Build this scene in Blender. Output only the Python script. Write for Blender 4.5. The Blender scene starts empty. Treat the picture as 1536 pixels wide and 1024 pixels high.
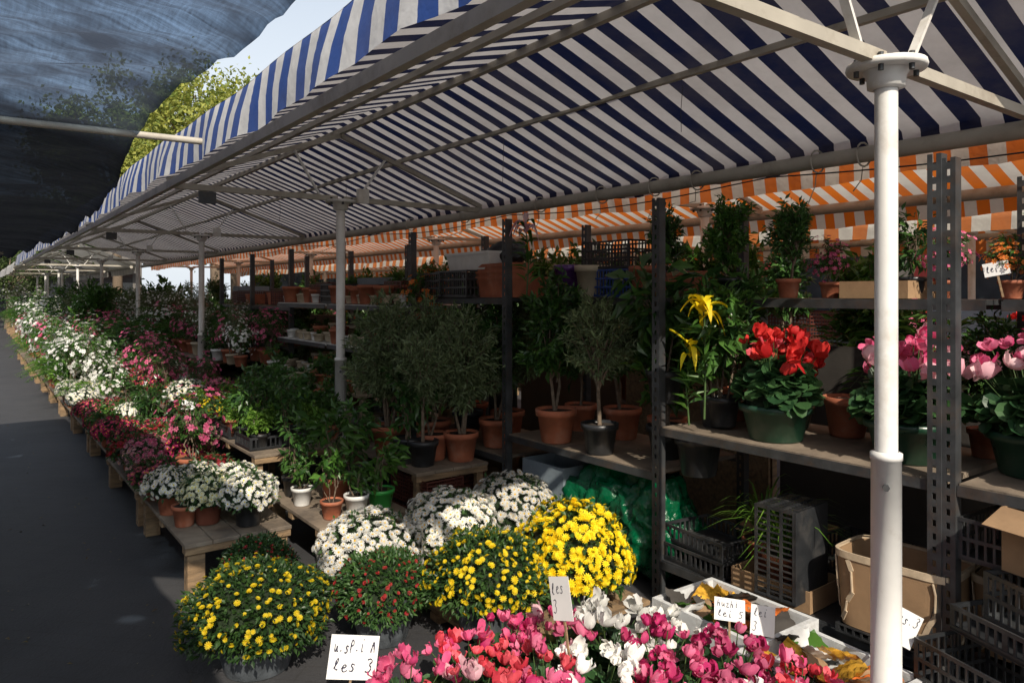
import bpy, math, random
import numpy as np
from mathutils import Vector, Matrix
rng=np.random.default_rng(7); random.seed(7)
SC=bpy.context.scene
# ------------------------------------------------------------------ mesh builder
class MB:
    def __init__(s): s.V=[];s.F=[];s.n=0
    def add(s,v,f,mat=0,smooth=False):
        v=np.asarray(v,float).reshape(-1,3)
        if isinstance(f,np.ndarray): g=[f]
        else:
            d={}
            for q in f: d.setdefault(len(q),[]).append(q)
            g=[np.array(x) for x in d.values()]
        s.V.append(v)
        for x in g: s.F.append((x+s.n,mat,smooth))
        s.n+=len(v)
    def mesh(s,name,mats):
        me=bpy.data.meshes.new(name)
        V=np.concatenate(s.V)
        me.vertices.add(len(V)); me.vertices.foreach_set('co',V.astype(np.float32).ravel())
        loops=np.concatenate([f.ravel() for f,_,_ in s.F]).astype(np.int32)
        tot=np.concatenate([np.full(len(f),f.shape[1]) for f,_,_ in s.F]).astype(np.int32)
        st=np.concatenate([[0],np.cumsum(tot)[:-1]]).astype(np.int32)
        mi=np.concatenate([np.full(len(f),m) for f,m,_ in s.F]).astype(np.int32)
        sm=np.concatenate([np.full(len(f),b) for f,_,b in s.F]).astype(bool)
        me.loops.add(len(loops)); me.loops.foreach_set('vertex_index',loops)
        me.polygons.add(len(tot)); me.polygons.foreach_set('loop_start',st)
        me.polygons.foreach_set('material_index',mi); me.polygons.foreach_set('use_smooth',sm)
        for m in mats: me.materials.append(m)
        me.update(calc_edges=True); me.validate()
        return me
def place(me,name,loc=(0,0,0),rz=0,sc=1,rx=0,ry=0,parent=None):
    o=bpy.data.objects.new(name,me); SC.collection.objects.link(o)
    o.location=loc; o.rotation_euler=(rx,ry,rz)
    o.scale=(sc,sc,sc) if not hasattr(sc,'__len__') else sc
    if parent: o.parent=parent
    return o
def obj(mb,name,mats,loc=(0,0,0),rz=0,bevel=0,**k):
    o=place(mb.mesh(name,mats),name,loc,rz,**k)
    if bevel:
        b=o.modifiers.new('b','BEVEL'); b.width=bevel; b.segments=2; b.limit_method='ANGLE'
    return o
def nrm(v): return v/np.maximum(np.linalg.norm(v,axis=-1,keepdims=True),1e-9)
def frames(d,up):
    y=nrm(d); x=nrm(np.cross(y,up)); z=np.cross(x,y); return np.stack([x,y,z],-1)
def frames_z(n):
    r=nrm(rng.normal(size=n.shape)); z=nrm(n); x=nrm(np.cross(r,z)); y=np.cross(z,x); return np.stack([x,y,z],-1)
def inst(mb,T,F,P,R,S,mat,smooth=False):
    T=np.asarray(T,float);F=np.asarray(F);N=len(P)
    S=np.asarray(S,float)
    if S.ndim==1: S=np.repeat(S[:,None],3,1)
    v=np.einsum('kij,knj->kni',R,T[None]*S[:,None,:])+P[:,None]
    f=(F[None]+(np.arange(N)*len(T))[:,None,None]).reshape(-1,F.shape[1])
    mb.add(v.reshape(-1,3),f,mat,smooth)
def box(mb,c,s,mat=0,rz=0):
    x,y,z=[a/2 for a in s]
    v=np.array([[-x,-y,-z],[x,-y,-z],[x,y,-z],[-x,y,-z],[-x,-y,z],[x,-y,z],[x,y,z],[-x,y,z]])
    if rz:
        c_,s_=math.cos(rz),math.sin(rz); v=v@np.array([[c_,s_,0],[-s_,c_,0],[0,0,1]])
    mb.add(v+np.array(c),[(0,3,2,1),(4,5,6,7),(0,1,5,4),(1,2,6,5),(2,3,7,6),(3,0,4,7)],mat)
def lathe(mb,prof,seg=24,mat=0,c=(0,0,0),smooth=True,ruf=0,nr=9):
    a=np.linspace(0,2*math.pi,seg,endpoint=False); V=[]
    for i,(r,z) in enumerate(prof):
        rr=r*(1+(ruf*np.sin(a*nr+i*.3)*(z/prof[-1][1] if prof[-1][1] else 0) if ruf else 0))
        V.append(np.stack([rr*np.cos(a),rr*np.sin(a),np.full(seg,z)],-1))
    V=np.concatenate(V)+np.array(c); F=[]
    for i in range(len(prof)-1):
        for j in range(seg):
            k=(j+1)%seg; F.append((i*seg+j,i*seg+k,(i+1)*seg+k,(i+1)*seg+j))
    mb.add(V,np.array(F),mat,smooth)
def tube(mb,pts,rad,seg=8,mat=0,cap=True,smooth=True):
    pts=np.asarray(pts,float);n=len(pts)
    if not hasattr(rad,'__len__'): rad=[rad]*n
    a=np.linspace(0,2*math.pi,seg,endpoint=False);V=[]
    for i in range(n):
        d=pts[min(i+1,n-1)]-pts[max(i-1,0)]; d=d/max(np.linalg.norm(d),1e-9)
        u=np.array([0,0,1.]) if abs(d[2])<.9 else np.array([1.,0,0])
        x=np.cross(d,u);x/=np.linalg.norm(x);y=np.cross(x,d)
        V.append(pts[i]+rad[i]*(np.cos(a)[:,None]*x+np.sin(a)[:,None]*y))
    F=[(i*seg+j,(i+1)*seg+j,(i+1)*seg+(j+1)%seg,i*seg+(j+1)%seg) for i in range(n-1) for j in range(seg)]
    mb.add(np.concatenate(V),np.array(F),mat,smooth)
    if cap:
        mb.add(V[0],[tuple(range(seg))],mat); mb.add(V[-1],[tuple(range(seg))[::-1]],mat)
def sqtube(mb,p0,p1,w,h,mat=0):
    p0=np.array(p0,float);p1=np.array(p1,float);d=p1-p0;d/=np.linalg.norm(d)
    u=np.array([0,0,1.]) if abs(d[2])<.95 else np.array([1.,0,0])
    x=np.cross(d,u);x/=np.linalg.norm(x);y=np.cross(x,d)
    V=[];
    for p in (p0,p1):
        for a,b in ((-1,-1),(1,-1),(1,1),(-1,1)): V.append(p+x*a*w/2+y*b*h/2)
    mb.add(V,[(0,1,2,3),(7,6,5,4),(0,4,5,1),(1,5,6,2),(2,6,7,3),(3,7,4,0)],mat)
# ------------------------------------------------------------------ materials
def newmat(name):
    m=bpy.data.materials.new(name); m.use_nodes=True; nt=m.node_tree
    for n in list(nt.nodes): nt.nodes.remove(n)
    out=nt.nodes.new('ShaderNodeOutputMaterial'); return m,nt,out
def N(nt,t,**k):
    n=nt.nodes.new(t)
    for a,b in k.items(): setattr(n,a,b)
    return n
def mix(nt,fac,a,b,bt='MIX'):
    n=N(nt,'ShaderNodeMix',data_type='RGBA',blend_type=bt)
    for s,v in ((n.inputs[0],fac),(n.inputs[6],a),(n.inputs[7],b)):
        if hasattr(v,'is_linked') or hasattr(v,'links'): nt.links.new(v,s)
        elif isinstance(v,(int,float)): s.default_value=v
        else: s.default_value=(*v,1)
    return n.outputs[2]
def math_(nt,op,a,b=0.5):
    n=N(nt,'ShaderNodeMath',operation=op)
    for s,v in ((n.inputs[0],a),(n.inputs[1],b)):
        if hasattr(v,'links'): nt.links.new(v,s)
        else: s.default_value=v
    return n.outputs[0]
def noise(nt,vec,scale,detail=4,rough=.6):
    n=N(nt,'ShaderNodeTexNoise'); n.inputs['Scale'].default_value=scale; n.inputs['Detail'].default_value=detail
    n.inputs['Roughness'].default_value=rough
    if vec is not None: nt.links.new(vec,n.inputs['Vector'])
    return n.outputs['Fac']
def ramp(nt,f,a,b,c=0,d=1):
    n=N(nt,'ShaderNodeMapRange'); nt.links.new(f,n.inputs[0]); n.inputs[1].default_value=a; n.inputs[2].default_value=b
    n.inputs[3].default_value=c; n.inputs[4].default_value=d
    return n.outputs[0]
def pbr(name,col,rough=.6,var=.3,ns=6,bump=.1,bs=40,metal=0,dirt=None,dirtamt=.5,stretch=None,isl=0,bd=.01):
    m,nt,out=newmat(name); tc=N(nt,'ShaderNodeTexCoord'); v=tc.outputs['Object']
    if stretch:
        mp=N(nt,'ShaderNodeMapping'); nt.links.new(v,mp.inputs[0]); mp.inputs['Scale'].default_value=stretch; v=mp.outputs[0]
    f=ramp(nt,noise(nt,v,ns),.3,.7)
    c=mix(nt,f,[x*(1-var) for x in col],[min(1,x*(1+var)) for x in col])
    if dirt is not None:
        d=ramp(nt,noise(nt,v,ns*.6+1.3,8,.7),.5,.72); d=math_(nt,'MULTIPLY',d,dirtamt); c=mix(nt,d,c,dirt)
    if isl:
        g=N(nt,'ShaderNodeNewGeometry'); k=math_(nt,'MULTIPLY_ADD',g.outputs['Random Per Island'],isl)
        k.node.inputs[2].default_value=1-isl/2
        cc=N(nt,'ShaderNodeVectorMath',operation='SCALE'); nt.links.new(c,cc.inputs[0]); nt.links.new(k,cc.inputs['Scale']); c=cc.outputs[0]
    p=N(nt,'ShaderNodeBsdfPrincipled'); nt.links.new(c,p.inputs['Base Color'])
    p.inputs['Metallic'].default_value=metal
    r=math_(nt,'MULTIPLY_ADD',f,.2); r.node.inputs[2].default_value=rough-.1; nt.links.new(r,p.inputs['Roughness'])
    if bump:
        b=N(nt,'ShaderNodeBump'); b.inputs['Strength'].default_value=bump; b.inputs['Distance'].default_value=bd
        nt.links.new(noise(nt,v,bs,6),b.inputs['Height']); nt.links.new(b.outputs[0],p.inputs['Normal'])
    nt.links.new(p.outputs[0],out.inputs[0]); return m
def leafm(name,c1,c2,tr=.3,rough=.45,trc=None):
    m,nt,out=newmat(name); g=N(nt,'ShaderNodeNewGeometry'); oi=N(nt,'ShaderNodeObjectInfo')
    c=mix(nt,g.outputs['Random Per Island'],c1,c2)
    k=math_(nt,'MULTIPLY_ADD',oi.outputs['Random'],.4); k.node.inputs[2].default_value=.8
    s=N(nt,'ShaderNodeVectorMath',operation='SCALE'); nt.links.new(c,s.inputs[0]); nt.links.new(k,s.inputs['Scale'])
    c=s.outputs[0]
    p=N(nt,'ShaderNodeBsdfPrincipled'); nt.links.new(c,p.inputs['Base Color']); p.inputs['Roughness'].default_value=rough
    t=N(nt,'ShaderNodeBsdfTranslucent')
    nt.links.new(c,t.inputs[0])
    mx=N(nt,'ShaderNodeMixShader'); mx.inputs[0].default_value=tr
    nt.links.new(p.outputs[0],mx.inputs[1]); nt.links.new(t.outputs[0],mx.inputs[2]); nt.links.new(mx.outputs[0],out.inputs[0]); return m
def stripem(name,ca,cb,period,tr=.3,duty=.5,axis='Y',tint=None):
    m,nt,out=newmat(name); tc=N(nt,'ShaderNodeTexCoord'); sp=N(nt,'ShaderNodeSeparateXYZ'); nt.links.new(tc.outputs['Object'],sp.inputs[0])
    f=math_(nt,'DIVIDE',sp.outputs[axis],period); f=math_(nt,'FRACT',f); f=math_(nt,'GREATER_THAN',f,duty)
    c=mix(nt,f,ca,cb)
    d=ramp(nt,noise(nt,tc.outputs['Object'],2.2,8,.7),.4,.75); c=mix(nt,math_(nt,'MULTIPLY',d,.35),c,(.16,.14,.12))
    p=N(nt,'ShaderNodeBsdfPrincipled'); nt.links.new(c,p.inputs['Base Color']); p.inputs['Roughness'].default_value=.75
    b=N(nt,'ShaderNodeBump'); b.inputs['Strength'].default_value=.3; b.inputs['Distance'].default_value=.04
    nt.links.new(noise(nt,tc.outputs['Object'],6,4),b.inputs['Height']); nt.links.new(b.outputs[0],p.inputs['Normal'])
    t=N(nt,'ShaderNodeBsdfTranslucent')
    nt.links.new(mix(nt,1.0,c,tint,'MULTIPLY') if tint else c,t.inputs[0])
    mx=N(nt,'ShaderNodeMixShader'); mx.inputs[0].default_value=tr
    nt.links.new(p.outputs[0],mx.inputs[1]); nt.links.new(t.outputs[0],mx.inputs[2]); nt.links.new(mx.outputs[0],out.inputs[0]); return m
M={}
M['terra']=pbr('terracotta',(.38,.12,.06),.75,.25,9,.15,dirt=(.45,.32,.24),dirtamt=.45)
M['brownpot']=pbr('brown_plastic',(.16,.05,.03),.5,.2,9,.05)
M['black']=pbr('black_plastic',(.022,.024,.027),.4,.3,9,.1,dirt=(.12,.11,.1),dirtamt=.45)
M['whitep']=pbr('white_plastic',(.72,.72,.7),.4,.08,9,.03,dirt=(.4,.38,.33),dirtamt=.3)
M['greenp']=pbr('green_plastic',(.012,.05,.028),.35,.2,9,.03,dirt=(.1,.11,.09),dirtamt=.35)
M['brightgreen']=pbr('bright_green_plastic',(.05,.38,.07),.35,.1,9,.03)
M['bluep']=pbr('blue_plastic',(.03,.07,.25),.4,.2,9,.03)
M['purple']=pbr('purple_glaze',(.12,.04,.2),.3,.5,14,.03)
M['beige']=pbr('beige_ceramic',(.5,.42,.3),.5,.15,9,.03)
M['wrap']=pbr('grey_film',(.07,.08,.09),.3,.4,14,.5,18)
M['soil']=pbr('soil',(.03,.02,.013),.95,.5,60,.6,120)
M['bark']=pbr('bark',(.16,.12,.085),.9,.4,40,.5,90)
M['stem']=pbr('stem',(.05,.1,.025),.6,.3,20,0)
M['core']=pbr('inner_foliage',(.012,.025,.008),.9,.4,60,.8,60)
M['wood']=pbr('old_wood',(.27,.18,.1),.8,.4,5,.4,30,dirt=(.07,.06,.05),dirtamt=.8,stretch=(1,7,7))
M['pale']=pbr('pale_wood',(.45,.36,.25),.75,.2,5,.3,30,dirt=(.2,.16,.12),dirtamt=.5)
M['woodtop']=pbr('plywood_top',(.22,.175,.13),.75,.35,4,.35,40,dirt=(.07,.06,.055),dirtamt=.8)
M['steel']=pbr('grey_steel',(.065,.07,.075),.45,.3,10,.1,metal=.4,dirt=(.15,.09,.05),dirtamt=.45)
M['white']=pbr('white_paint',(.76,.75,.72),.45,.08,4,.08,20,dirt=(.36,.29,.2),dirtamt=.6)
M['offwhite']=pbr('weathered_paint',(.42,.39,.33),.55,.15,3,.1,20,dirt=(.16,.12,.08),dirtamt=.7)
M['card']=pbr('cardboard',(.33,.21,.115),.85,.2,5,.1,60,dirt=(.15,.09,.05),dirtamt=.4)
M['paper']=pbr('paper',(.74,.75,.74),.8,.06,5,0)
M['ink']=pbr('ink',(.015,.015,.05),.6,.1,5,0)
M['foam']=pbr('polystyrene',(.62,.64,.65),.8,.1,30,.1,dirt=(.3,.28,.24),dirtamt=.5)
M['bag']=pbr('green_bag_film',(.0,.085,.032),.2,.4,4,.6,7,bd=.06)
M['greyblue']=pbr('greyblue_box',(.22,.27,.31),.5,.2,4,.1,dirt=(.1,.1,.1),dirtamt=.4)
M['redbrown']=pbr('redbrown_crate',(.1,.03,.022),.5,.2,8,.05)
M['orangep']=pbr('orange_items',(.6,.15,.03),.4,.5,25,.3)
M['yellowpk']=pbr('yellow_packet',(.6,.33,.04),.3,.6,18,.4,20)
M['red']=pbr('red_paint',(.4,.04,.03),.5,.2,5,.05)
M['darkp']=pbr('dark_panel',(.05,.045,.04),.8,.3,3,.1)
# foliage
M['lf_mum']=leafm('mum_leaf',(.022,.06,.018),(.06,.13,.03),.25)
M['lf_olive']=leafm('olive_leaf',(.08,.115,.05),(.23,.3,.14),.25)
M['lf_dark']=leafm('dark_leaf',(.022,.065,.018),(.075,.17,.035),.2,.3)
M['lf_mid']=leafm('mid_leaf',(.025,.08,.014),(.095,.22,.035),.3,.35)
M['lf_bright']=leafm('bright_leaf',(.09,.22,.025),(.22,.4,.06),.4,.4)
M['lf_cyc']=leafm('cyclamen_leaf',(.02,.065,.025),(.06,.14,.045),.2,.45)
M['lf_tree']=leafm('tree_leaf',(.14,.2,.035),(.46,.47,.1),.4,.6)
M['lf_tree2']=leafm('tree_leaf_green',(.05,.09,.02),(.12,.18,.05),.35,.6)
M['f_yel']=leafm('yellow_petal',(.8,.56,.005),(.9,.76,.02),.3,.6)
M['f_ych']=leafm('yellow_centre',(.8,.45,.01),(.85,.55,.02),.1,.6)
M['f_wht']=leafm('white_petal',(.8,.8,.75),(.88,.88,.86),.3,.6)
M['f_red']=leafm('dark_red_petal',(.2,.01,.012),(.42,.03,.03),.25,.6)
M['f_mag']=leafm('magenta_petal',(.38,.01,.08),(.62,.04,.2),.3,.6)
M['f_pink']=leafm('pink_petal',(.62,.05,.19),(.85,.24,.4),.35,.6)
M['f_lpink']=leafm('pale_pink_petal',(.75,.35,.45),(.85,.6,.62),.35,.6)
M['f_coral']=leafm('coral_petal',(.65,.04,.07),(.88,.16,.2),.35,.6)
M['f_scar']=leafm('scarlet_petal',(.55,.012,.015),(.8,.05,.04),.3,.6)
M['f_or']=leafm('orange_petal',(.75,.15,.02),(.85,.3,.05),.3,.6)
M['f_cream']=leafm('cream_petal',(.65,.66,.42),(.82,.82,.65),.3,.6)
# ------------------------------------------------------------------ templates
LEAF=[(0,0,0),(-.5,.42,.1),(0,1,-.12),(.5,.42,.1),(0,.45,0)]; LEAFF=[(0,4,1),(0,3,4),(4,2,1),(3,2,4)]
def petal_ring(n,l,w,tilt,z0=0,off=0,r0=.08):
    T=[];F=[]
    for i in range(n):
        a=2*math.pi*i/n+off; c,s=math.cos(a),math.sin(a)
        for (r,x,z) in ((r0,0,0),(l*.6,-w,math.sin(tilt)*l*.6),(l,-w*.55,math.sin(tilt)*l*.8),(l,w*.55,math.sin(tilt)*l*.8),(l*.6,w,math.sin(tilt)*l*.6)):
            r=r*math.cos(tilt)
            T.append((c*r-s*x,s*r+c*x,z+z0))
        b=i*5; F+= [(b,b+4,b+3),(b,b+3,b+2),(b,b+2,b+1)]
    return T,F
def joinT(*TF):
    T=[];F=[]
    for t,f in TF:
        F+=[tuple(i+len(T) for i in q) for q in f]; T+=t
    return np.array(T),np.array(F)
MUMT=joinT(petal_ring(11,1,.17,.12),petal_ring(9,.78,.15,.5,.04,.3),petal_ring(6,.45,.12,1.0,.06,.1))
DAIT=joinT(petal_ring(11,1,.17,.1),petal_ring(8,.7,.15,.45,.04,.3))
FART=joinT(petal_ring(6,1,.3,.25),)
def discT(r=.25,z=.16):
    T=[(0,0,z)]+[(r*math.cos(i*math.pi/3),r*math.sin(i*math.pi/3),z*.5) for i in range(6)]
    return np.array(T),np.array([(0,i+1,(i+1)%6+1) for i in range(6)])
def cycT(var=0):
    T=[];F=[]
    for k in range(5):
        a=2*math.pi*k/5+.25*math.sin(k*3+var); c,s=math.cos(a),math.sin(a); b=len(T); lean=.18*math.sin(k*2.3+var*2)
        rows=[(.08,0,.1),(.30,.08,.26),(.50,.38,.40),(.58+lean,.78,.40),(.5+lean*1.6,1.12,.30),(.44+lean*2,1.28,.08)]
        for i,(r,z,w) in enumerate(rows):
            for j in (-2,-1,0,1,2):
                x=j*w*.5+.14*i*.45; rr=r+(.06 if j%2 else 0)*(1 if (k+i)%2 else -1)-.05*abs(j)*(1 if i<4 else -1)
                T.append((c*rr-s*x,s*rr+c*x,z+(.03*math.sin(j*2+i+k))-(.05*abs(j) if i>3 else 0)))
        for i in range(5):
            for j in range(4):
                p=b+i*5+j; F.append((p,p+1,p+6,p+5))
    return np.array(T),np.array(F)
CYCT=[cycT(0),cycT(1.7),cycT(3.1)]
ROUND=[(0,.05,0)]+[(.5*math.cos(a)*(1),.5+.5*math.sin(a),.08*math.cos(2*a)) for a in np.linspace(-1.2,math.pi+1.2,9)]
ROUNDF=[(0,i,i+1) for i in range(1,9)]
# ------------------------------------------------------------------ plants
def pot(mb,r,h,m,ms,seg=24,c=(0,0,0)):
    lathe(mb,[(.001,0),(r*.70,0),(r*.74,.006),(r*.93,h*.8),(r*1.03,h*.8),(r*1.05,h*.99),(r*.98,h),(r*.93,h*.9)],seg,m,c)
    lathe(mb,[(r*.93,h*.9),(.001,h*.92)],seg,ms,c)
def leaves(mb,P,D,L,W,mat,T=LEAF,F=LEAFF,upj=.5):
    n=len(P); up=nrm(np.array([0,0,1.])+rng.normal(size=(n,3))*upj)
    inst(mb,T,F,P,frames(D,up),np.stack([L*W,L,L],-1),mat)
def mum(name,R,Hd,fm,cm,nf,fs,potr,poth,potm,nl=1100,wrap=False,tmpl=MUMT,ll=.05,cmin=-.35,mixm=None):
    mb=MB(); mats=[M[potm],M['soil'],M['core'],M['lf_mum'],M[fm],M[cm] if cm else M[fm],M['wrap'],M[mixm] if mixm else M[fm]]
    pot(mb,potr,poth,0,1)
    if wrap: lathe(mb,[(potr*.8,.004),(potr*.95,poth*.5),(potr*1.2,poth*.95),(potr*1.5,poth*1.22)],48,6,ruf=.12,nr=11)
    c=np.array([0,0,poth+Hd*.22])
    th=np.linspace(0,math.pi*.72,9)
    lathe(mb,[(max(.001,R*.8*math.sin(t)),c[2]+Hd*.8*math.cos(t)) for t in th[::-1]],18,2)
    i=np.arange(nf)+.5; ct=1-(1-cmin)*i/nf; ph=i*2.39996+rng.normal(size=nf)*.15
    ct=np.clip(ct+rng.normal(size=nf)*.04,-1,1); st=np.sqrt(1-ct**2)
    def lumpf(ph,ct,n): return 1+.06*np.sin(ph*3+ct*4)+.05*np.sin(ph*5-ct*7)+rng.normal(size=n)*.03
    d=np.stack([st*np.cos(ph),st*np.sin(ph),ct],-1)
    P=d*np.array([R,R,Hd])*lumpf(ph,ct,nf)[:,None]+c
    n=nrm(d*np.array([1/R,1/R,1/Hd])*R+rng.normal(size=(nf,3))*.3)
    S=fs*rng.uniform(.55,1.15,nf)
    Rm=frames_z(n)
    inst(mb,*tmpl,P,Rm,S,4)
    if cm: inst(mb,*discT(),P+n*.002,Rm,S,5)
    if mixm:
        k=nf//3; inst(mb,*FART,P[:k]+n[:k]*.012,Rm[:k],S[:k]*.9,7)
    ct=rng.uniform(-.55,1,nl);ph=rng.uniform(0,2*math.pi,nl);st=np.sqrt(1-ct**2)
    d=np.stack([st*np.cos(ph),st*np.sin(ph),ct],-1)
    P=d*np.array([R,R,Hd])*(rng.uniform(.72,1.0,nl)*lumpf(ph,ct,nl))[:,None]+c
    leaves(mb,P,d+rng.normal(size=(nl,3))*.5,ll*rng.uniform(.6,1.2,nl),.5,3)
    return mb.mesh(name,mats)
def cyc(name,fm,R=.17,poth=.13,potr=.09,potm='terra',nf=20,fs=.04,nl=120,fm2=None,fh=.12,lh=.09):
    mb=MB(); mats=[M[potm],M['soil'],M['stem'],M['lf_cyc'],M[fm],M[fm2 or fm],M['core']]
    pot(mb,potr,poth,0,1)
    th=np.linspace(0,math.pi*.6,6)
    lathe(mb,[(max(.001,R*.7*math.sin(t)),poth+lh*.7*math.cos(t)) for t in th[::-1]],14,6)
    ph=rng.uniform(0,2*math.pi,nl); rr=R*np.sqrt(rng.uniform(0,1,nl))
    P=np.stack([rr*np.cos(ph)*.8,rr*np.sin(ph)*.8,poth+lh*(1-(rr/R)**2*.9)+rng.uniform(-.01,.04,nl)],-1)
    D=np.stack([np.cos(ph),np.sin(ph),rng.uniform(-.5,.5,nl)],-1)+rng.normal(size=(nl,3))*.35
    leaves(mb,P,D,rng.uniform(.035,.075,nl)*R/.17,.9,3,ROUND,ROUNDF,.45)
    ph=rng.uniform(0,2*math.pi,nf); rr=R*.95*np.sqrt(rng.uniform(0,1,nf))
    tip=np.stack([rr*np.cos(ph),rr*np.sin(ph),poth+lh+fh*(1-.6*(rr/R)**2)*rng.uniform(.45,1.1,nf)],-1)
    for t in tip:
        b=np.array([t[0]*.3,t[1]*.3,poth+.02]); tube(mb,[b,(b+t)/2+np.array([0,0,.01]),t],[.0025,.002,.002],4,2,False)
    n=nrm(np.array([0,0,1.])+rng.normal(size=(nf,3))*.6)
    for q in range(nf):
        s=slice(q,q+1); inst(mb,*CYCT[q%3],tip[s],frames_z(n[s]),np.array([[1,1,rng.uniform(.7,1.15)]])*fs*rng.uniform(.55,1.2),5 if rng.uniform()<.3 else 4,True)
    return mb.mesh(name,mats)
def bez(a,b,c,t): return ((1-t)**2)[:,None]*a+(2*t*(1-t))[:,None]*b+(t**2)[:,None]*c
def shrub(name,potr,poth,potm,th,cz,cr,ch,nb,lper,ll,lw,lm,flower=None,nfl=0,fs=.02,tr=.012,stems=1,tm=FART,droop=0):
    mb=MB(); mats=[M[potm],M['soil'],M['bark'],M[lm],M[flower] if flower else M[lm]]
    if potr: pot(mb,potr,poth,0,1)
    P=[];D=[];ends=[]
    roots=[np.array([rng.uniform(-.3,.3)*potr if stems>1 else 0,rng.uniform(-.3,.3)*potr if stems>1 else 0,poth*.9]) for _ in range(stems)]
    tops=[r*np.array([2.2,2.2,1])+np.array([rng.normal()*.02,rng.normal()*.02,th]) for r in roots]
    for r,t in zip(roots,tops):
        m=(r+t)/2+np.array([rng.normal()*.015,rng.normal()*.015,0]); tube(mb,[r,m,t],[tr,tr*.85,tr*.65],6,2,False)
    for i in range(nb):
        k=i%stems; r=roots[k];t=tops[k]
        d=nrm(rng.normal(size=3)); e=np.array([0,0,cz])+d*np.array([cr,cr,ch])*rng.uniform(.4,1.15)**.6
        s=r+(t-r)*rng.uniform(.55,1.)
        if e[2]<poth: e[2]=poth+.03
        ctl=s*.5+e*.5+np.array([0,0,abs(e[2]-s[2])*.3+.03]); ctl[:2]=s[:2]*.55+e[:2]*.45
        pts=bez(s,ctl,e,np.linspace(0,1,5)); tube(mb,pts,[tr*.5,tr*.4,tr*.3,tr*.2,tr*.12],4,2,False)
        tt=rng.uniform(.35,1.02,lper); q=bez(s,ctl,e,tt); P.append(q+rng.normal(size=q.shape)*ll*.3)
        ax=nrm(e-ctl); dd=ax*.8+rng.normal(size=(lper,3))*.65; dd[:,2]-=droop; D.append(dd); ends.append(e)
    P=np.concatenate(P);D=np.concatenate(D)
    leaves(mb,P,D,ll*rng.uniform(.5,1.3,len(P)),lw,3,upj=.6)
    if flower:
        E=np.array(ends); E=E[rng.integers(0,len(E),nfl)]+rng.normal(size=(nfl,3))*ll*.9
        inst(mb,*tm,E,frames_z(nrm(E-np.array([0,0,cz])+np.array([0,0,.1]))),fs*rng.uniform(.7,1.2,nfl),4)
    return mb.mesh(name,mats)
def fern(name,potr,poth,potm,nfr,L,lm,leafl=.05,lw=.22,up=.8,per=22):
    mb=MB(); mats=[M[potm],M['soil'],M['stem'],M[lm]]; pot(mb,potr,poth,0,1)
    for i in range(nfr):
        a=rng.uniform(0,2*math.pi); u=rng.uniform(.3,1.1)*up; l=L*rng.uniform(.6,1.1); h=np.array([math.cos(a),math.sin(a),0])
        s=np.array([0,0,poth*.9]); c=s+h*l*.35+np.array([0,0,l*u]); e=s+h*l*.95+np.array([0,0,l*(u*.7-.25)])
        tube(mb,bez(s,c,e,np.linspace(0,1,6)),[.003,.003,.002,.002,.001,.001],3,2,False)
        t=np.repeat(np.linspace(.15,1,per),2); q=bez(s,c,e,t); tg=nrm(2*(1-t)[:,None]*(c-s)+2*t[:,None]*(e-c))
        sd=np.cross(tg,np.array([0,0,1.])); sd=nrm(sd)*np.tile([1,-1],per)[:,None]
        leaves(mb,q,sd+tg*.5,leafl*(1.15-t*.8),lw,3,upj=.15)
    return mb.mesh(name,mats)
def grassy(name,potr,poth,potm,nb,L,w,lm,up=1.):
    mb=MB(); mats=[M[potm],M['soil'],M[lm]]
    if potr: pot(mb,potr,poth,0,1)
    for i in range(nb):
        a=rng.uniform(0,2*math.pi); l=L*rng.uniform(.5,1.15); h=np.array([math.cos(a),math.sin(a),0]); sd=np.array([-h[1],h[0],0])
        s=np.array([0,0,poth*.9])+h*potr*.3*rng.uniform(); u=rng.uniform(.5,1.2)*up; bd=rng.uniform(.3,1)
        c=s+h*l*.25*bd+np.array([0,0,l*u*.8]); e=s+h*l*bd+np.array([0,0,l*(u*.75-.4*bd)])
        t=np.linspace(0,1,6); q=bez(s,c,e,t); ww=w*np.array([.6,1,1,.8,.5,.05])[:,None]
        V=np.concatenate([q-sd*ww,q+sd*ww]); F=np.array([(k,k+1,k+7,k+6) for k in range(5)]); mb.add(V,F,2,True)
    return mb.mesh(name,mats)
# hero meshes
Y1=mum('yellow_chrysanthemum',.29,.19,'f_yel','f_ych',320,.0135,.16,.2,'black',5600,True,MUMT,.03)
Y1b=mum('yellow_chrysanthemum_b',.27,.2,'f_yel','f_ych',350,.015,.15,.2,'black',5000,True,MUMT,.03)
Y2=mum('yellow_chrysanthemum_c',.27,.25,'f_yel','f_yel',760,.0215,.15,.2,'black',1800,True,MUMT,.04)
RD=mum('red_chrysanthemum',.23,.17,'f_red','f_red',200,.011,.14,.2,'black',4600,True,MUMT,.03)
WH=mum('white_chrysanthemum',.27,.2,'f_wht','f_ych',640,.022,.14,.17,'black',1200,False,DAIT,.033)
WHb=mum('white_chrysanthemum_b',.25,.19,'f_wht','f_ych',600,.022,.14,.17,'terra',1200,False,DAIT,.033)
WS=mum('white_aster',.15,.11,'f_wht','f_yel',250,.018,.085,.145,'terra',560,False,DAIT,.032)
WSb=mum('white_aster_b',.16,.12,'f_wht','f_yel',260,.018,.085,.145,'black',560,False,DAIT,.032)
CS=mum('cream_aster',.15,.12,'f_cream','f_yel',250,.018,.085,.145,'brownpot',560,False,DAIT,.032)
MG=mum('magenta_aster',.16,.1,'f_mag','f_yel',210,.019,.085,.13,'black',500,False,DAIT,.04)
DR=mum('crimson_aster',.16,.1,'f_red','f_mag',210,.019,.085,.13,'terra',500,False,DAIT,.04)
PK=mum('pink_aster',.15,.1,'f_pink','f_yel',180,.019,.085,.13,'brownpot',550,False,DAIT,.04)
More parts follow.
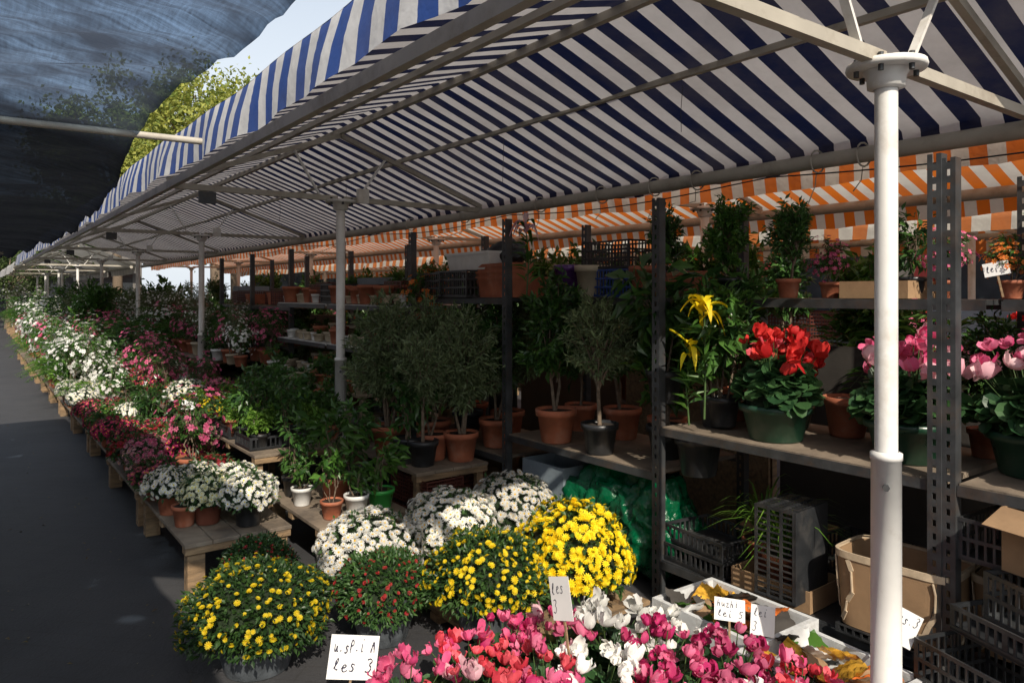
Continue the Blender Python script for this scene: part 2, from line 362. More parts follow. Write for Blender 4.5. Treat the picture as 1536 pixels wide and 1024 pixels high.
PKW=mum('mixed_aster',.16,.11,'f_lpink','f_yel',170,.019,.085,.13,'terra',550,False,DAIT,.04,mixm='f_pink')
YS=mum('small_yellow_aster',.14,.1,'f_yel','f_yel',140,.017,.08,.13,'black',500,False,DAIT,.04)
C_pink=[cyc('pink_cyclamen','f_pink',fm2='f_lpink'),cyc('pink_cyclamen','f_pink',fm2='f_mag')]
C_pink2=[cyc('pink_cyclamen','f_pink',fm2='f_mag',nf=24,fs=.034),cyc('pink_cyclamen','f_mag',fm2='f_pink',nf=22,fs=.034)]
C_coral=[cyc('coral_cyclamen','f_coral',fm2='f_pink'),cyc('coral_cyclamen','f_coral',fm2='f_lpink',nf=16)]
C_wht=[cyc('white_cyclamen','f_wht',fm2='f_wht',nf=15),cyc('white_cyclamen','f_wht',fm2='f_wht',nf=18)]
C_bred=cyc('scarlet_cyclamen','f_scar',.2,.17,.165,'greenp',34,.052,360,'f_coral',.15,.18)
C_bpink=cyc('tall_pink_cyclamen','f_pink',.22,.17,.17,'greenp',26,.05,360,'f_lpink',.2,.15)
OL=shrub('potted_olive_tree',.12,.2,'black',.42,.78,.25,.27,64,64,.05,.26,'lf_olive',tr=.016)
OLb=shrub('potted_olive_tree_b',.12,.2,'terra',.3,.70,.28,.38,120,60,.055,.26,'lf_olive',tr=.012,stems=3)
LA=shrub('potted_laurel',.12,.2,'terra',.3,.7,.22,.32,52,38,.07,.4,'lf_dark',tr=.012,stems=2)
LAb=shrub('potted_laurel_b',.13,.22,'black',.3,.75,.28,.38,64,38,.08,.4,'lf_mid',tr=.012,stems=3)
LM=shrub('potted_lemon_tree',.12,.2,'terra',.35,.7,.22,.28,40,30,.09,.45,'lf_dark','f_yel',4,.03,tr=.012)
BR=shrub('broadleaf_plant',.085,.14,'terra',.2,.38,.13,.2,13,10,.085,.42,'lf_mid',stems=4,tr=.004,droop=.2)
BRb=shrub('broadleaf_plant_b',.085,.14,'black',.18,.38,.15,.19,18,13,.075,.42,'lf_dark',stems=5,tr=.004,droop=.2)
BRw=shrub('houseplant',.075,.13,'whitep',.1,.25,.1,.1,11,9,.065,.42,'lf_mid',stems=4,tr=.003,droop=.1)
BRg=shrub('houseplant_b',.085,.13,'brightgreen',.14,.33,.14,.16,14,10,.08,.42,'lf_mid',stems=4,tr=.004,droop=.1)
HB=shrub('herb_plant',.08,.12,'terra',.06,.22,.14,.13,34,26,.035,.5,'lf_mid',stems=5,tr=.003)
HBb=shrub('herb_plant_b',.08,.12,'black',.06,.22,.14,.13,34,26,.035,.5,'lf_bright',stems=5,tr=.003)
FW=shrub('white_flowering_shrub',.1,.16,'terra',.2,.45,.2,.24,40,22,.045,.3,'lf_mid','f_wht',160,.022,tr=.006,stems=4)
FP=shrub('pink_flowering_shrub',.1,.16,'terra',.2,.42,.19,.22,40,22,.045,.35,'lf_dark','f_pink',110,.022,tr=.006,stems=4)
FO=shrub('orange_flowering_plant',.09,.14,'terra',.12,.32,.17,.15,34,22,.04,.4,'lf_mid','f_or',130,.022,tr=.005,stems=4)
TW=shrub('tall_pampas_plant',.1,.16,'beige',.3,.65,.28,.25,44,18,.06,.15,'lf_olive','f_wht',110,.016,tr=.006,stems=5)
FE=fern('potted_fern',.09,.14,'terra',34,.38,'lf_bright',.06,.22)
FEb=fern('potted_palm',.1,.16,'black',16,.6,'lf_mid',.17,.13,1.1,12)
GR=grassy('spider_plant',.09,.14,'terra',90,.36,.005,'lf_bright')
SU=grassy('succulent_pot',.07,.09,'beige',40,.1,.008,'lf_mid',.9)
FI=shrub('rubber_plant',.1,.18,'black',.35,.62,.22,.27,24,8,.14,.45,'lf_dark',stems=3,tr=.008,droop=.35)
# ------------------------------------------------------------------ ground
def ground():
    m,nt,out=newmat('asphalt_pavers'); tc=N(nt,'ShaderNodeTexCoord'); v=tc.outputs['Object']
    mp=N(nt,'ShaderNodeMapping'); nt.links.new(v,mp.inputs[0]); mp.inputs['Rotation'].default_value=(0,0,.78)
    b=N(nt,'ShaderNodeTexBrick'); nt.links.new(mp.outputs[0],b.inputs['Vector']); b.inputs['Scale'].default_value=1
    b.inputs['Brick Width'].default_value=.24; b.inputs['Row Height'].default_value=.12; b.inputs['Mortar Size'].default_value=.004
    b.inputs['Color1'].default_value=(.04,.042,.048,1); b.inputs['Color2'].default_value=(.046,.048,.054,1); b.inputs['Mortar'].default_value=(.032,.032,.035,1)
    f=ramp(nt,noise(nt,v,1.3,8,.65),.3,.7); c=mix(nt,math_(nt,'MULTIPLY',f,.7),b.outputs['Color'],(.065,.064,.066))
    g=ramp(nt,noise(nt,v,90,3),.62,.75); c=mix(nt,math_(nt,'MULTIPLY',g,.35),c,(.16,.155,.15))
    st=ramp(nt,noise(nt,v,.8,6,.7),.5,.7); c=mix(nt,math_(nt,'MULTIPLY',st,.6),c,(.024,.024,.027))
    p=N(nt,'ShaderNodeBsdfPrincipled'); nt.links.new(c,p.inputs['Base Color']); p.inputs['Roughness'].default_value=.72
    bp=N(nt,'ShaderNodeBump'); bp.inputs['Strength'].default_value=.4; bp.inputs['Distance'].default_value=.01
    h=math_(nt,'ADD',math_(nt,'MULTIPLY',noise(nt,v,60,5),.8),math_(nt,'MULTIPLY',b.outputs['Fac'],-.25))
    nt.links.new(h,bp.inputs['Height']); nt.links.new(bp.outputs[0],p.inputs['Normal']); nt.links.new(p.outputs[0],out.inputs[0])
    mb=MB(); mb.add([(-150,-150,0),(150,-150,0),(150,200,0),(-150,200,0)],[(0,1,2,3)]); obj(mb,'ground',[m])
ground()
mb=MB(); n=520; P=np.stack([rng.uniform(-1,3,n),rng.uniform(1,12,n),np.full(n,.006)],-1); D=rng.normal(size=(n,3)); D[:,2]*=.1
leaves(mb,P,D,rng.uniform(.012,.035,n),.5,0,upj=.15); obj(mb,'fallen_leaves',[leafm('dry_leaf',(.12,.07,.03),(.22,.18,.06))])
# ------------------------------------------------------------------ awnings
PY=[1.15+4.2*k for k in range(5)]
def awning(name,prof,y0,y1,mat,step=.14,sag=.03,hem=(0,),sub=3,tail=True):
    pr=[]
    for i in range(len(prof)-1):
        for k in range(sub): t=k/sub; pr.append((prof[i][0]*(1-t)+prof[i+1][0]*t,prof[i][1]*(1-t)+prof[i+1][1]*t))
    pr.append(prof[-1]); pr=np.array(pr)
    ys=np.arange(y0,y1+step*.5,step); n=len(pr)
    V=[]
    for y in ys:
        s=sag*math.sin(math.pi*(y-1.15)/4.2)**2
        q=np.stack([pr[:,0],np.full(n,y),pr[:,1]-s],-1)
        for i in range(n):
            if i<sub*hem[0]:
                k=1-i/(sub*hem[0]); q[i,0]+=k*(.018*math.sin(y*5.1)+.012*math.sin(y*13+1)); q[i,2]+=k*.008*math.sin(y*8)
            if tail and i>=n-sub: q[i,0]+=.012*math.sin(y*11); q[i,2]+=(.006*math.sin(y*17))
            q[i,2]+=.006*math.sin(y*6+pr[i,0]*4)
        V.append(q)
    V=np.concatenate(V); ny=len(ys)
    F=np.array([(j*n+i,j*n+i+1,(j+1)*n+i+1,(j+1)*n+i) for j in range(ny-1) for i in range(n-1)])
    mb=MB(); mb.add(V,F,0,True); return obj(mb,name,[mat])
blue=stripem('navy_white_canvas',(.010,.016,.055),(.72,.71,.69),.175,.38,tint=(.75,.72,.72))  # awning canvas with the underside's shade put into a darker navy
bluev=stripem('blue_white_canvas',(.03,.09,.36),(.8,.81,.82),.175,.4)  # same canvas for the valance, sunlight put into a brighter blue
orange=stripem('orange_white_canvas',(.8,.2,.02),(.78,.74,.66),.16,.5)
orange2=stripem('orange_cream_canvas',(.7,.22,.05),(.75,.72,.62),.3,.45)
whitec=stripem('white_canvas',(.6,.59,.56),(.52,.52,.5),.5,.25)
awning('striped_valance',[(.92,2.29),(.93,2.40),(.955,2.52),(.97,2.532)],.75,21.2,bluev,hem=(2,),tail=False)
awning('blue_striped_awning',[(.955,2.523),(1.4,2.655),(1.85,2.78),(2.3,2.90),(2.75,2.74),(3.2,2.57),(3.68,2.40),(3.72,2.30)],.75,21.2,blue)
def frame(name,xs,xe,xc,zl,zp,ys,y0,y1,extras=True):
    mb=MB()
    sqtube(mb,(xs,y0,zl-.01),(xs,y1,zl-.01),.035,.05,1)
    tube(mb,[(xe,y0,zl-.03),(xe,y1,zl-.03)],.04,14,1)
    sqtube(mb,(xc,y0,zp+.0),(xc,y1,zp+.0),.035,.04,1)
    sqtube(mb,(xc+(xe-xc)*.4,y0,zp-(zp-zl)*.33),(xc+(xe-xc)*.4,y1,zp-(zp-zl)*.33),.03,.03,1)
    sqtube(mb,(xc-(xc-xs)*.5,y0,zp-(zp-zl)*.42),(xc-(xc-xs)*.5,y1,zp-(zp-zl)*.42),.03,.03,1)
    for i,y in enumerate(ys):
        tube(mb,[(xc,y,1.08),(xc,y,zl-.01)],.034,20,0)
        lathe(mb,[(.001,0),(.085,0),(.085,.008),(.046,.012),(.044,1.08),(.047,1.08),(.047,1.1),(.036,1.105)],24,0,(xc,y,0))
        d=nrm(np.array([-xc,-y,0.]))
        tube(mb,[np.array([xc,y,1.0])+d*.04,np.array([xc,y,1.0])+d*.052],.011,6,2)
        lathe(mb,[(.001,-.012),(.115,-.012),(.118,0),(.115,.01),(.001,.012)],28,0,(xc,y,zl-.02))
        lathe(mb,[(.036,-.07),(.055,-.065),(.058,-.03),(.07,-.013)],20,0,(xc,y,zl-.02))
        for k in range(6):
            a=k*math.pi/3+.3; q=(xc+.09*math.cos(a),y+.09*math.sin(a)); tube(mb,[(q[0],q[1],zl-.05),(q[0],q[1],zl+.005)],.009,6,2)
        sqtube(mb,(xs,y,zl),(xc-.03,y,zl),.035,.04,1); sqtube(mb,(xc+.03,y,zl),(xe,y,zl),.035,.04,1)
        sqtube(mb,(xs,y,zl+.03),(xc,y,zp-.03),.03,.035,1); sqtube(mb,(xc,y,zp-.03),(xe,y,zl+.03),.03,.035,1)
        sqtube(mb,(xc-.17,y+.002,zl+.02),(xc-.38,y+.002,zp-.16),.028,.012,0); sqtube(mb,(xc+.15,y+.002,zl+.02),(xc+.38,y+.002,zp-.18),.028,.012,0)
        if i and extras:
            box(mb,(xc+.17,y-.035,zl+.03),(.09,.04,.11),0); box(mb,(xs+.25,y-.03,zl-.07),(.11,.03,.08),2)
    return obj(mb,name,[M['white'],M['offwhite'],M['steel']])
frame('awning_frame',1.08,3.63,2.32,2.33,2.85,PY,.8,21)
awning('orange_striped_awning',[(3.86,2.22),(3.84,2.38),(4.7,2.64),(5.6,2.33),(5.64,2.16)],-1.4,21,orange,.2,.03,(1,))
frame('stall_frame',3.95,5.5,4.75,2.3,2.58,[-.4+4.2*k for k in range(6)],-1.3,20.9,False)
awning('cream_striped_awning',[(6.9,2.15),(6.92,2.3),(8.2,2.75),(9.6,2.35),(9.62,2.1)],-3,24,orange2,.3,.03,(1,))
frame('market_frame',7.1,9.4,8.2,2.28,2.68,[-1+4.2*k for k in range(6)],-2.9,23.9,False)
for i,y0 in enumerate((22.2,27.2,32.2)):
    awning('white_market_tent',[(.9,2.15),(.95,2.4),(2.3,2.95),(3.7,2.4),(3.72,2.15)],y0,y0+4.6,whitec,.4,.02,(1,))
    frame('tent_frame',1.15,3.6,2.35,2.35,2.85,[y0+.3,y0+4.3],y0+.1,y0+4.5,False)
mb=MB()
for y in (1.9,2.15,2.95,3.3,3.8,4.5,5.6,6.6):
    a=np.linspace(0,2*math.pi,14); tube(mb,np.stack([3.63+.055*np.cos(a),y+.02*np.sin(a*.5),2.3+.06*np.sin(a)],-1),.005,5,0,False)
    tube(mb,[(3.6,y,2.24),(3.62,y+.02,2.17),(3.6,y+.05,2.12+.05*math.sin(y*5))],.003,4,0)
q=[]
for y in np.arange(.9,12,.15): q.append((3.55,y,2.24-.05*abs(math.sin(y*1.3))))
tube(mb,q,.004,5,1,False)
for y in (2.4,3.9,6.4,8.2):
    tube(mb,[(2.83,y,2.62),(2.84,y+.02,2.5),(2.82,y,2.36+.05*math.sin(y))],.002,4,1)
obj(mb,'rope_ties',[M['offwhite'],M['black']])
# ------------------------------------------------------------------ shade net over the aisle
def shade():
    ky=[1.0,1.4,1.7,2.13,2.54,3.3,4.7,6.7,8.6]; kx=[.54,.51,.49,.44,.42,.45,.46,.26,.1]; kz=[2.18,2.16,2.15,2.135,2.10,2.0,1.95,1.9,1.9]
    nx=90; nyy=170; V=[]
    for j in range(nyy):
        u=j/(nyy-1); y0=1.05+7.5*u
        ex=np.interp(y0,ky,kx)
        t=np.linspace(0,1,nx); x=ex-(ex+2.5)*t**1.5
        y=y0+(ex-x)*.95*(1-u)**1.5
        ez=np.interp(y0,ky,kz)
        z=ez+.05*(1-np.exp(-t*9))+.006*np.sin(y0*9+x*4)+.005*np.sin(y0*23-x*5)+.004*np.sin(y0*47+x*11)
        fold=(y0>2.6)*.03*np.abs(np.sin((y0-2.55)*math.pi/.75))**.6
        z=z-fold+.02*np.sin(x*5+y0)*t
        x=x+.004*np.sin(y0*13)
        V.append(np.stack([x,y,z],-1))
    V=np.concatenate(V)
    F=np.array([(j*nx+i,(j+1)*nx+i,(j+1)*nx+i+1,j*nx+i+1) for j in range(nyy-1) for i in range(nx-1)])
    m,nt,out=newmat('shade_net'); tc=N(nt,'ShaderNodeTexCoord'); v=tc.outputs['Object']
    mp=N(nt,'ShaderNodeMapping'); nt.links.new(v,mp.inputs[0]); mp.inputs['Scale'].default_value=(2,30,2); mp.inputs['Rotation'].default_value=(0,0,.5)
    s=ramp(nt,noise(nt,mp.outputs[0],1.5,6,.7),.35,.72); big=ramp(nt,noise(nt,v,4.2,5),.38,.66)
    mp2=N(nt,'ShaderNodeMapping'); nt.links.new(v,mp2.inputs[0]); mp2.inputs['Scale'].default_value=(80,10,2)
    s2=ramp(nt,noise(nt,mp2.outputs[0],2,4,.6),.3,.7)
    sp=N(nt,'ShaderNodeSeparateXYZ'); nt.links.new(v,sp.inputs[0])
    near=ramp(nt,sp.outputs['Y'],2.75,2.45,.06,1); vis=ramp(nt,sp.outputs['X'],-.3,-.05,.15,1)
    tr=math_(nt,'MULTIPLY',math_(nt,'MULTIPLY',math_(nt,'ADD',math_(nt,'MULTIPLY',s,.7),math_(nt,'MULTIPLY',s2,.3)),big),.62)
    tr=math_(nt,'MULTIPLY',math_(nt,'MULTIPLY',math_(nt,'ADD',tr,.04),near),vis)
    hole=ramp(nt,noise(nt,v,3.1,3,.5),.66,.69,0,.6); sel=ramp(nt,sp.outputs['X'],-.15,-.05,1,0); tr=math_(nt,'MAXIMUM',tr,math_(nt,'MULTIPLY',hole,sel))
    d=N(nt,'ShaderNodeBsdfDiffuse'); nt.links.new(mix(nt,s,(.01,.011,.014),(.07,.075,.085)),d.inputs[0])
    tl=N(nt,'ShaderNodeBsdfTranslucent'); nt.links.new(mix(nt,near,(.012,.013,.015),(.10,.115,.15)),tl.inputs[0])
    a=N(nt,'ShaderNodeMixShader'); a.inputs[0].default_value=.45; nt.links.new(d.outputs[0],a.inputs[1]); nt.links.new(tl.outputs[0],a.inputs[2])
    tp=N(nt,'ShaderNodeBsdfTransparent'); tp.inputs[0].default_value=(.55,.75,1,1)
    b=N(nt,'ShaderNodeMixShader'); nt.links.new(tr,b.inputs[0]); nt.links.new(a.outputs[0],b.inputs[1]); nt.links.new(tp.outputs[0],b.inputs[2]); nt.links.new(b.outputs[0],out.inputs[0])
    mb=MB(); mb.add(V,F,0,True); obj(mb,'shade_net',[m])
    # unseen second panel, added to shade the near paving and dapple the sun
    xs=np.linspace(-2.6,-.22,50); ys=np.linspace(-2.2,3.6,90); V=[(x,y,2.24+.02*math.sin(x*6+y*3)+.012*math.sin(y*11)) for y in ys for x in xs]
    F=np.array([(j*50+i,j*50+i+1,(j+1)*50+i+1,(j+1)*50+i) for j in range(89) for i in range(49)])
    mb=MB(); mb.add(V,F,0,True); obj(mb,'shade_net',[m])
    mb=MB()
    for y,x1 in ((2.55,.62),(6.2,.2)):
        tube(mb,[(-2.5,y,2.07 if y<3 else 1.88),(x1,y,2.10 if y<3 else 1.88)],.011,10,0)
        tube(mb,[(-2.5,y,0),(-2.5,y,2.3)],.03,12,0)
    obj(mb,'shade_net_frame',[M['offwhite']])
shade()
# ------------------------------------------------------------------ shelving
def lpost(mb,x,y,z1,w=.045,m=0):
    h=w*.36
    for s in (-1,1): box(mb,(x,y+s*(w/2-h/2),z1/2),(.004,h,z1),m)
    for z in np.arange(.02,z1,.05): box(mb,(x,y,z),(.0036,w-2*h,.026),m)
    box(mb,(x+w/2,y-w/2+.002,z1/2),(w-.006,.004,z1),m)
PYS=[-.2,1.21,2.64,3.99,5.3,6.7,8.1,9.5,10.9]
mb=MB(); XF,XB=2.9,3.62
for i,y in enumerate(PYS):
    lpost(mb,XF,y,2.1,.05); lpost(mb,XB,y,2.1,.05)
    if i==1: lpost(mb,XF-.006,y+.046,2.12,.05)
def shelf(mb,y0,y1,z,x0=XF,x1=XB,m=1):
    box(mb,((x0+x1)/2+.012,(y0+y1)/2,z-.012),(x1-x0-.01,y1-y0-.06,.022),m)
    box(mb,(x0+.006,(y0+y1)/2,z-.026),(.004,y1-y0-.056,.04),0); box(mb,(x1-.004,(y0+y1)/2,z-.026),(.004,y1-y0-.056,.04),0)
for i in range(len(PYS)-1):
    a,b=PYS[i],PYS[i+1]
    if i<2:
        shelf(mb,a,b,.905); shelf(mb,a,b,.21,m=0); shelf(mb,a,b,1.575,3.3,XB,0)
    elif i==2: shelf(mb,a,b,.66); shelf(mb,a,b,1.575,3.25,XB,0)
    elif i==3: shelf(mb,a,b,.5); shelf(mb,a,b,1.57,2.95,XB,0)
    elif i in (4,5):
        for z in (.45,.78,1.12,1.5): shelf(mb,a,b,z,2.75,XB,2)
    else:
        for z in (.5,1.0,1.45): shelf(mb,a,b,z)
obj(mb,'metal_shelving',[M['steel'],M['woodtop'],M['whitep']])
# ------------------------------------------------------------------ tables
def table(x0,x1,y0,y1,z,name='wooden_table',planks=4,legw=.09):
    mb=MB(); w=(x1-x0)/planks
    for i in range(planks): box(mb,(x0+w*(i+.5),(y0+y1)/2,z-.011+rng.uniform(-.001,.001)),(w-.004,y1-y0,.022),0)
    for y in (y0+.04,y1-.04,(y0+y1)/2): box(mb,((x0+x1)/2,y,z-.042),(x1-x0-.01,.07,.038),1)
    for x in (x0+legw/2+.02,x1-legw/2-.02):
        for y in (y0+.06,y1-.06): box(mb,(x,y,(z-.062)/2),(legw,legw*.9,z-.062),1)
    obj(mb,name,[M['woodtop'],M['wood']],bevel=.003)
table(.92,1.5,4.14,5.4,.27); table(1.55,2.12,3.86,4.8,.31)
table(1.52,2.2,4.9,6.2,.53,legw=.05); table(2.3,2.86,4.12,5.2,.45,legw=.05)
table(.92,1.5,5.55,6.9,.25)
for k in range(10):
    y=7.0+1.45*k
    table(.95,1.5,y,y+1.35,.25); table(1.55,2.2,y-.6,y+.75,.48,legw=.05)
    if k>1: table(2.28,2.84,y-.6,y+.75,.8,legw=.05)
# ------------------------------------------------------------------ crates, boxes
def crate(name,w,d,h,col,nx=8,ny=6,nz=3,t=.008):
    mb=MB(); box(mb,(0,0,t/2),(w,d,t))
    for z in np.linspace(t*1.5,h-t,nz):
        for s in (-1,1):
            box(mb,(0,s*(d/2-t/2),z),(w,t,t*1.9)); box(mb,(s*(w/2-t/2),0,z),(t,d-2*t,t*1.9))
    for x in np.linspace(-w/2+t,w/2-t,nx):
        for s in (-1,1): box(mb,(x,s*(d/2-t/2-.001),h/2),(t*1.2 if 0<abs(x)<w/2-t*1.5 else t*2.5,t*.8,h-.002))
    for y in np.linspace(-d/2+t,d/2-t,ny):
        for s in (-1,1): box(mb,(s*(w/2-t/2-.001),y,h/2),(t*.8,t*1.2,h-.002))
    return mb.mesh(name,[M[col]])
CRB=crate('black_plastic_crate',.5,.34,.2,'black',16,11,4,.007); CRL=crate('shallow_black_crate',.42,.32,.09,'black',13,10,2)
CRR=crate('brown_grid_crate',.36,.5,.2,'redbrown',14,16,8,.005); CRBL=crate('blue_plastic_crate',.5,.34,.2,'bluep',16,11,4,.007)
CRG=crate('grey_plastic_crate',.5,.34,.17,'steel',16,11,3,.008)
def openbox(name,w,d,h,col,t=.008,fl=0):
    mb=MB(); box(mb,(0,0,t/2),(w-.002,d-.002,t))
    for s in (-1,1): box(mb,(0,s*(d/2-t/2),h/2),(w,t,h)); box(mb,(s*(w/2-t/2),0,h/2+.0005),(t,d-2*t,h))
    if fl:
        for s in (-1,1):
            V=[(-w/2,s*d/2,h),(w/2,s*d/2,h),(w/2,s*(d/2+fl),h-fl*.5),(-w/2,s*(d/2+fl),h-fl*.5)]; mb.add(V,[(0,1,2,3)])
    return mb.mesh(name,[M[col]])
CB=openbox('cardboard_box',.4,.3,.22,'card',fl=.1); CBs=openbox('cardboard_tray',.42,.3,.1,'card'); FB=openbox('polystyrene_tray',.5,.4,.1,'foam',.022)
GB=openbox('grey_storage_box',.5,.36,.28,'greyblue',.01)
def planter(col,name,L=.5,w=.17,h=.15):
    mb=MB(); V=[]
    for (z,k) in ((0,.78),(h*.85,.96),(h*.85,1.02),(h,1.03),(h,.95),(h*.6,.9)):
        for a,b in ((-1,-1),(1,-1),(1,1),(-1,1)): V.append((a*(L/2-(1-k)*w/2),b*w/2*k,z))
    F=[(0,3,2,1)]+[(i*4+j,i*4+(j+1)%4,(i+1)*4+(j+1)%4,(i+1)*4+j) for i in range(5) for j in range(4)]+[(20,21,22,23)]
    mb.add(V,F,0); return mb.mesh(name,[M[col]])
PLT=planter('terra','terracotta_planter'); PLW=planter('whitep','white_planter',.55,.2,.12)
def emptypot(name,r,h,m):
    mb=MB(); pot(mb,r,h,0,1); return mb.mesh(name,[M[m],M['soil']])
EP=[emptypot('terracotta_pot',.09,.16,'terra'),emptypot('beige_pot',.1,.19,'beige'),emptypot('purple_pot',.09,.2,'purple'),emptypot('small_white_pot',.045,.08,'whitep'),emptypot('small_black_pot',.06,.1,'black'),emptypot('small_beige_pot',.05,.09,'beige')]
import bmesh
from mathutils import noise as mnoise
def blob(name,r,mat,sub=5,amp=.25,f=2.2,crumple=.05,loc=(0,0,0)):
    bm=bmesh.new(); bmesh.ops.create_icosphere(bm,subdivisions=sub,radius=1)
    for v in bm.verts:
        p=v.co.copy(); n=mnoise.noise(p*f+Vector((r[0]*9,3,1)))*amp; c=abs(mnoise.noise(p*3.2+Vector((5,r[1]*7,0))))*crumple*2+abs(mnoise.noise(p*6.5))*crumple
        q=p*(1+n-c); q.z=max(q.z,-.7); v.co=Vector((q.x*r[0],q.y*r[1],(q.z+.7)*r[2]))
    me=bpy.data.meshes.new(name); bm.to_mesh(me); bm.free(); me.materials.append(mat)
    for p in me.polygons: p.use_smooth=True
    return place(me,name,loc)
# ------------------------------------------------------------------ hero placement
def R_(): return random.uniform(0,6.28)
place(Y1,'yellow_chrysanthemum',(1.0,3.18,0),R_(),(1.05,1.05,1)); place(RD,'red_chrysanthemum',(1.55,3.09,0),R_(),.97)
place(Y1b,'yellow_chrysanthemum',(1.92,2.78,.06),R_(),1.0); place(Y2,'yellow_chrysanthemum',(2.40,2.72,.05),R_(),1.02)
place(WH,'white_chrysanthemum',(1.69,3.53,.04),R_(),1.0); place(WHb,'white_chrysanthemum',(2.16,3.48,.09),R_(),1.02)
place(WH,'white_chrysanthemum',(2.60,3.50,.12),R_(),.96); place(RD,'red_chrysanthemum',(1.22,3.86,0),R_(),.8)
mb=MB()
for i in range(6): box(mb,(1.9+.16*i,3.1,.045),(.12,1.1,.02),0)
for y in (2.65,3.1,3.55): box(mb,(2.3,y,.0175),(.94,.08,.035),0)
obj(mb,'wooden_pallet',[M['wood']])
for m_,nm,x,y,s in ((WSb,'white_aster',1.30,4.30,1.02),(CS,'cream_aster',1.12,4.47,1),(WS,'white_aster',.99,4.80,1),(WSb,'white_aster',1.33,4.68,.95),(WS,'white_aster',1.18,4.95,.9),(PK,'pink_aster',.98,5.18,1),(DR,'crimson_aster',1.3,5.1,1)):
    place(m_,nm,(x,y,.271),R_(),s)
place(EP[0],'terracotta_pot',(1.0,4.5,.271),0,.75)
for m_,nm,x,y,s in ((BRw,'houseplant',1.64,4.36,.85),(BR,'broadleaf_plant',1.68,4.0,.75),(BRw,'houseplant',1.82,3.97,.95),(BRg,'houseplant',1.99,4.0,.95),(BR,'broadleaf_plant',1.84,4.32,1.1),(BRb,'broadleaf_plant',1.68,4.6,.9),(BRb,'broadleaf_plant',2.02,4.5,1.05)):
    place(m_,nm,(x,y,.311),R_(),s)
for x,y in ((1.74,5.2),(1.74,5.7),(2.05,5.35),(2.05,5.85)): place(CRL,'shallow_black_crate',(x,y,.531),.02)
for x in (1.62,1.8,1.98,2.12):
    for y in (5.1,5.3,5.5,5.75): place(random.choice([HB,HBb,BRb,HB]),'herb_plant',(x,y+random.uniform(-.03,.03),.54),R_(),random.uniform(.8,1.0))
for m_,nm,x,y,s in ((OL,'potted_olive_tree',2.45,4.30,.85),(OLb,'potted_olive_tree',2.74,4.28,.98),(OLb,'potted_olive_tree',2.42,4.72,1.08),(OLb,'potted_olive_tree',2.8,4.75,1.05),(BR,'broadleaf_plant',2.60,4.42,1.3),(LAb,'potted_laurel',2.62,5.0,.9),(BRb,'broadleaf_plant',2.42,4.45,1.2)):
    place(m_,nm,(x,y,.451),R_(),s)
for i,(x,y,z) in enumerate(((2.42,4.2,.01),(2.42,4.2,.215),(2.72,4.4,.01),(2.72,4.4,.215))): place(CRR,'brown_grid_crate',(x+.06,y+.1,z),.05,(.8,.9,.9))
for m_,nm,x,y,s in ((LA,'potted_laurel',3.05,4.3,1.0),(LAb,'potted_laurel',3.1,4.75,.9),(OLb,'potted_olive_tree',3.3,4.5,1.05),(LM,'potted_lemon_tree',3.35,5.05,1)):
    place(m_,nm,(x,y,.505),R_(),s)
for m_,nm,x,y,s in ((OL,'potted_olive_tree',2.99,3.16,.9),(LA,'potted_laurel',3.0,3.57,1.05),(LA,'potted_laurel',3.42,3.40,1.0),(LM,'potted_lemon_tree',3.4,3.0,.98),(LM,'potted_lemon_tree',3.4,3.78,.9),(LAb,'potted_laurel',3.22,2.85,.85)):
    place(m_,nm,(x,y,.661),R_(),s)
for m_,nm,x,y,s in ((C_bred,'scarlet_cyclamen',3.10,2.06,1.0),(C_bred,'scarlet_cyclamen',3.42,2.2,.8),(C_bpink,'tall_pink_cyclamen',3.16,1.47,1.0),(C_bpink,'tall_pink_cyclamen',3.28,1.05,1.0),(C_bpink,'tall_pink_cyclamen',3.45,1.62,.85),
    (LAb,'potted_laurel',3.14,2.44,.7),(EP[0],'terracotta_pot',3.45,1.9,1.2),(LM,'potted_lemon_tree',3.42,2.5,.85),(C_bpink,'pink_cyclamen',3.1,.75,.9),(LA,'potted_laurel',3.48,1.3,.6)):
    place(m_,nm,(x,y,.906),R_(),s)
place(emptypot('bk',.12,.2,'black'),'black_plant_pot',(3.05,2.48,.661),0,1)
for x,y,s,m_ in ((3.42,2.2,.5,LA),(3.4,2.55,.5,LAb),(3.46,1.0,.45,LAb)): place(m_,'potted_laurel',(x,y,1.576),R_(),s)
place(FI,'rubber_plant',(3.08,2.74,1.0),R_(),1.0); place(FI,'rubber_plant',(3.12,2.38,.92),R_(),.85)
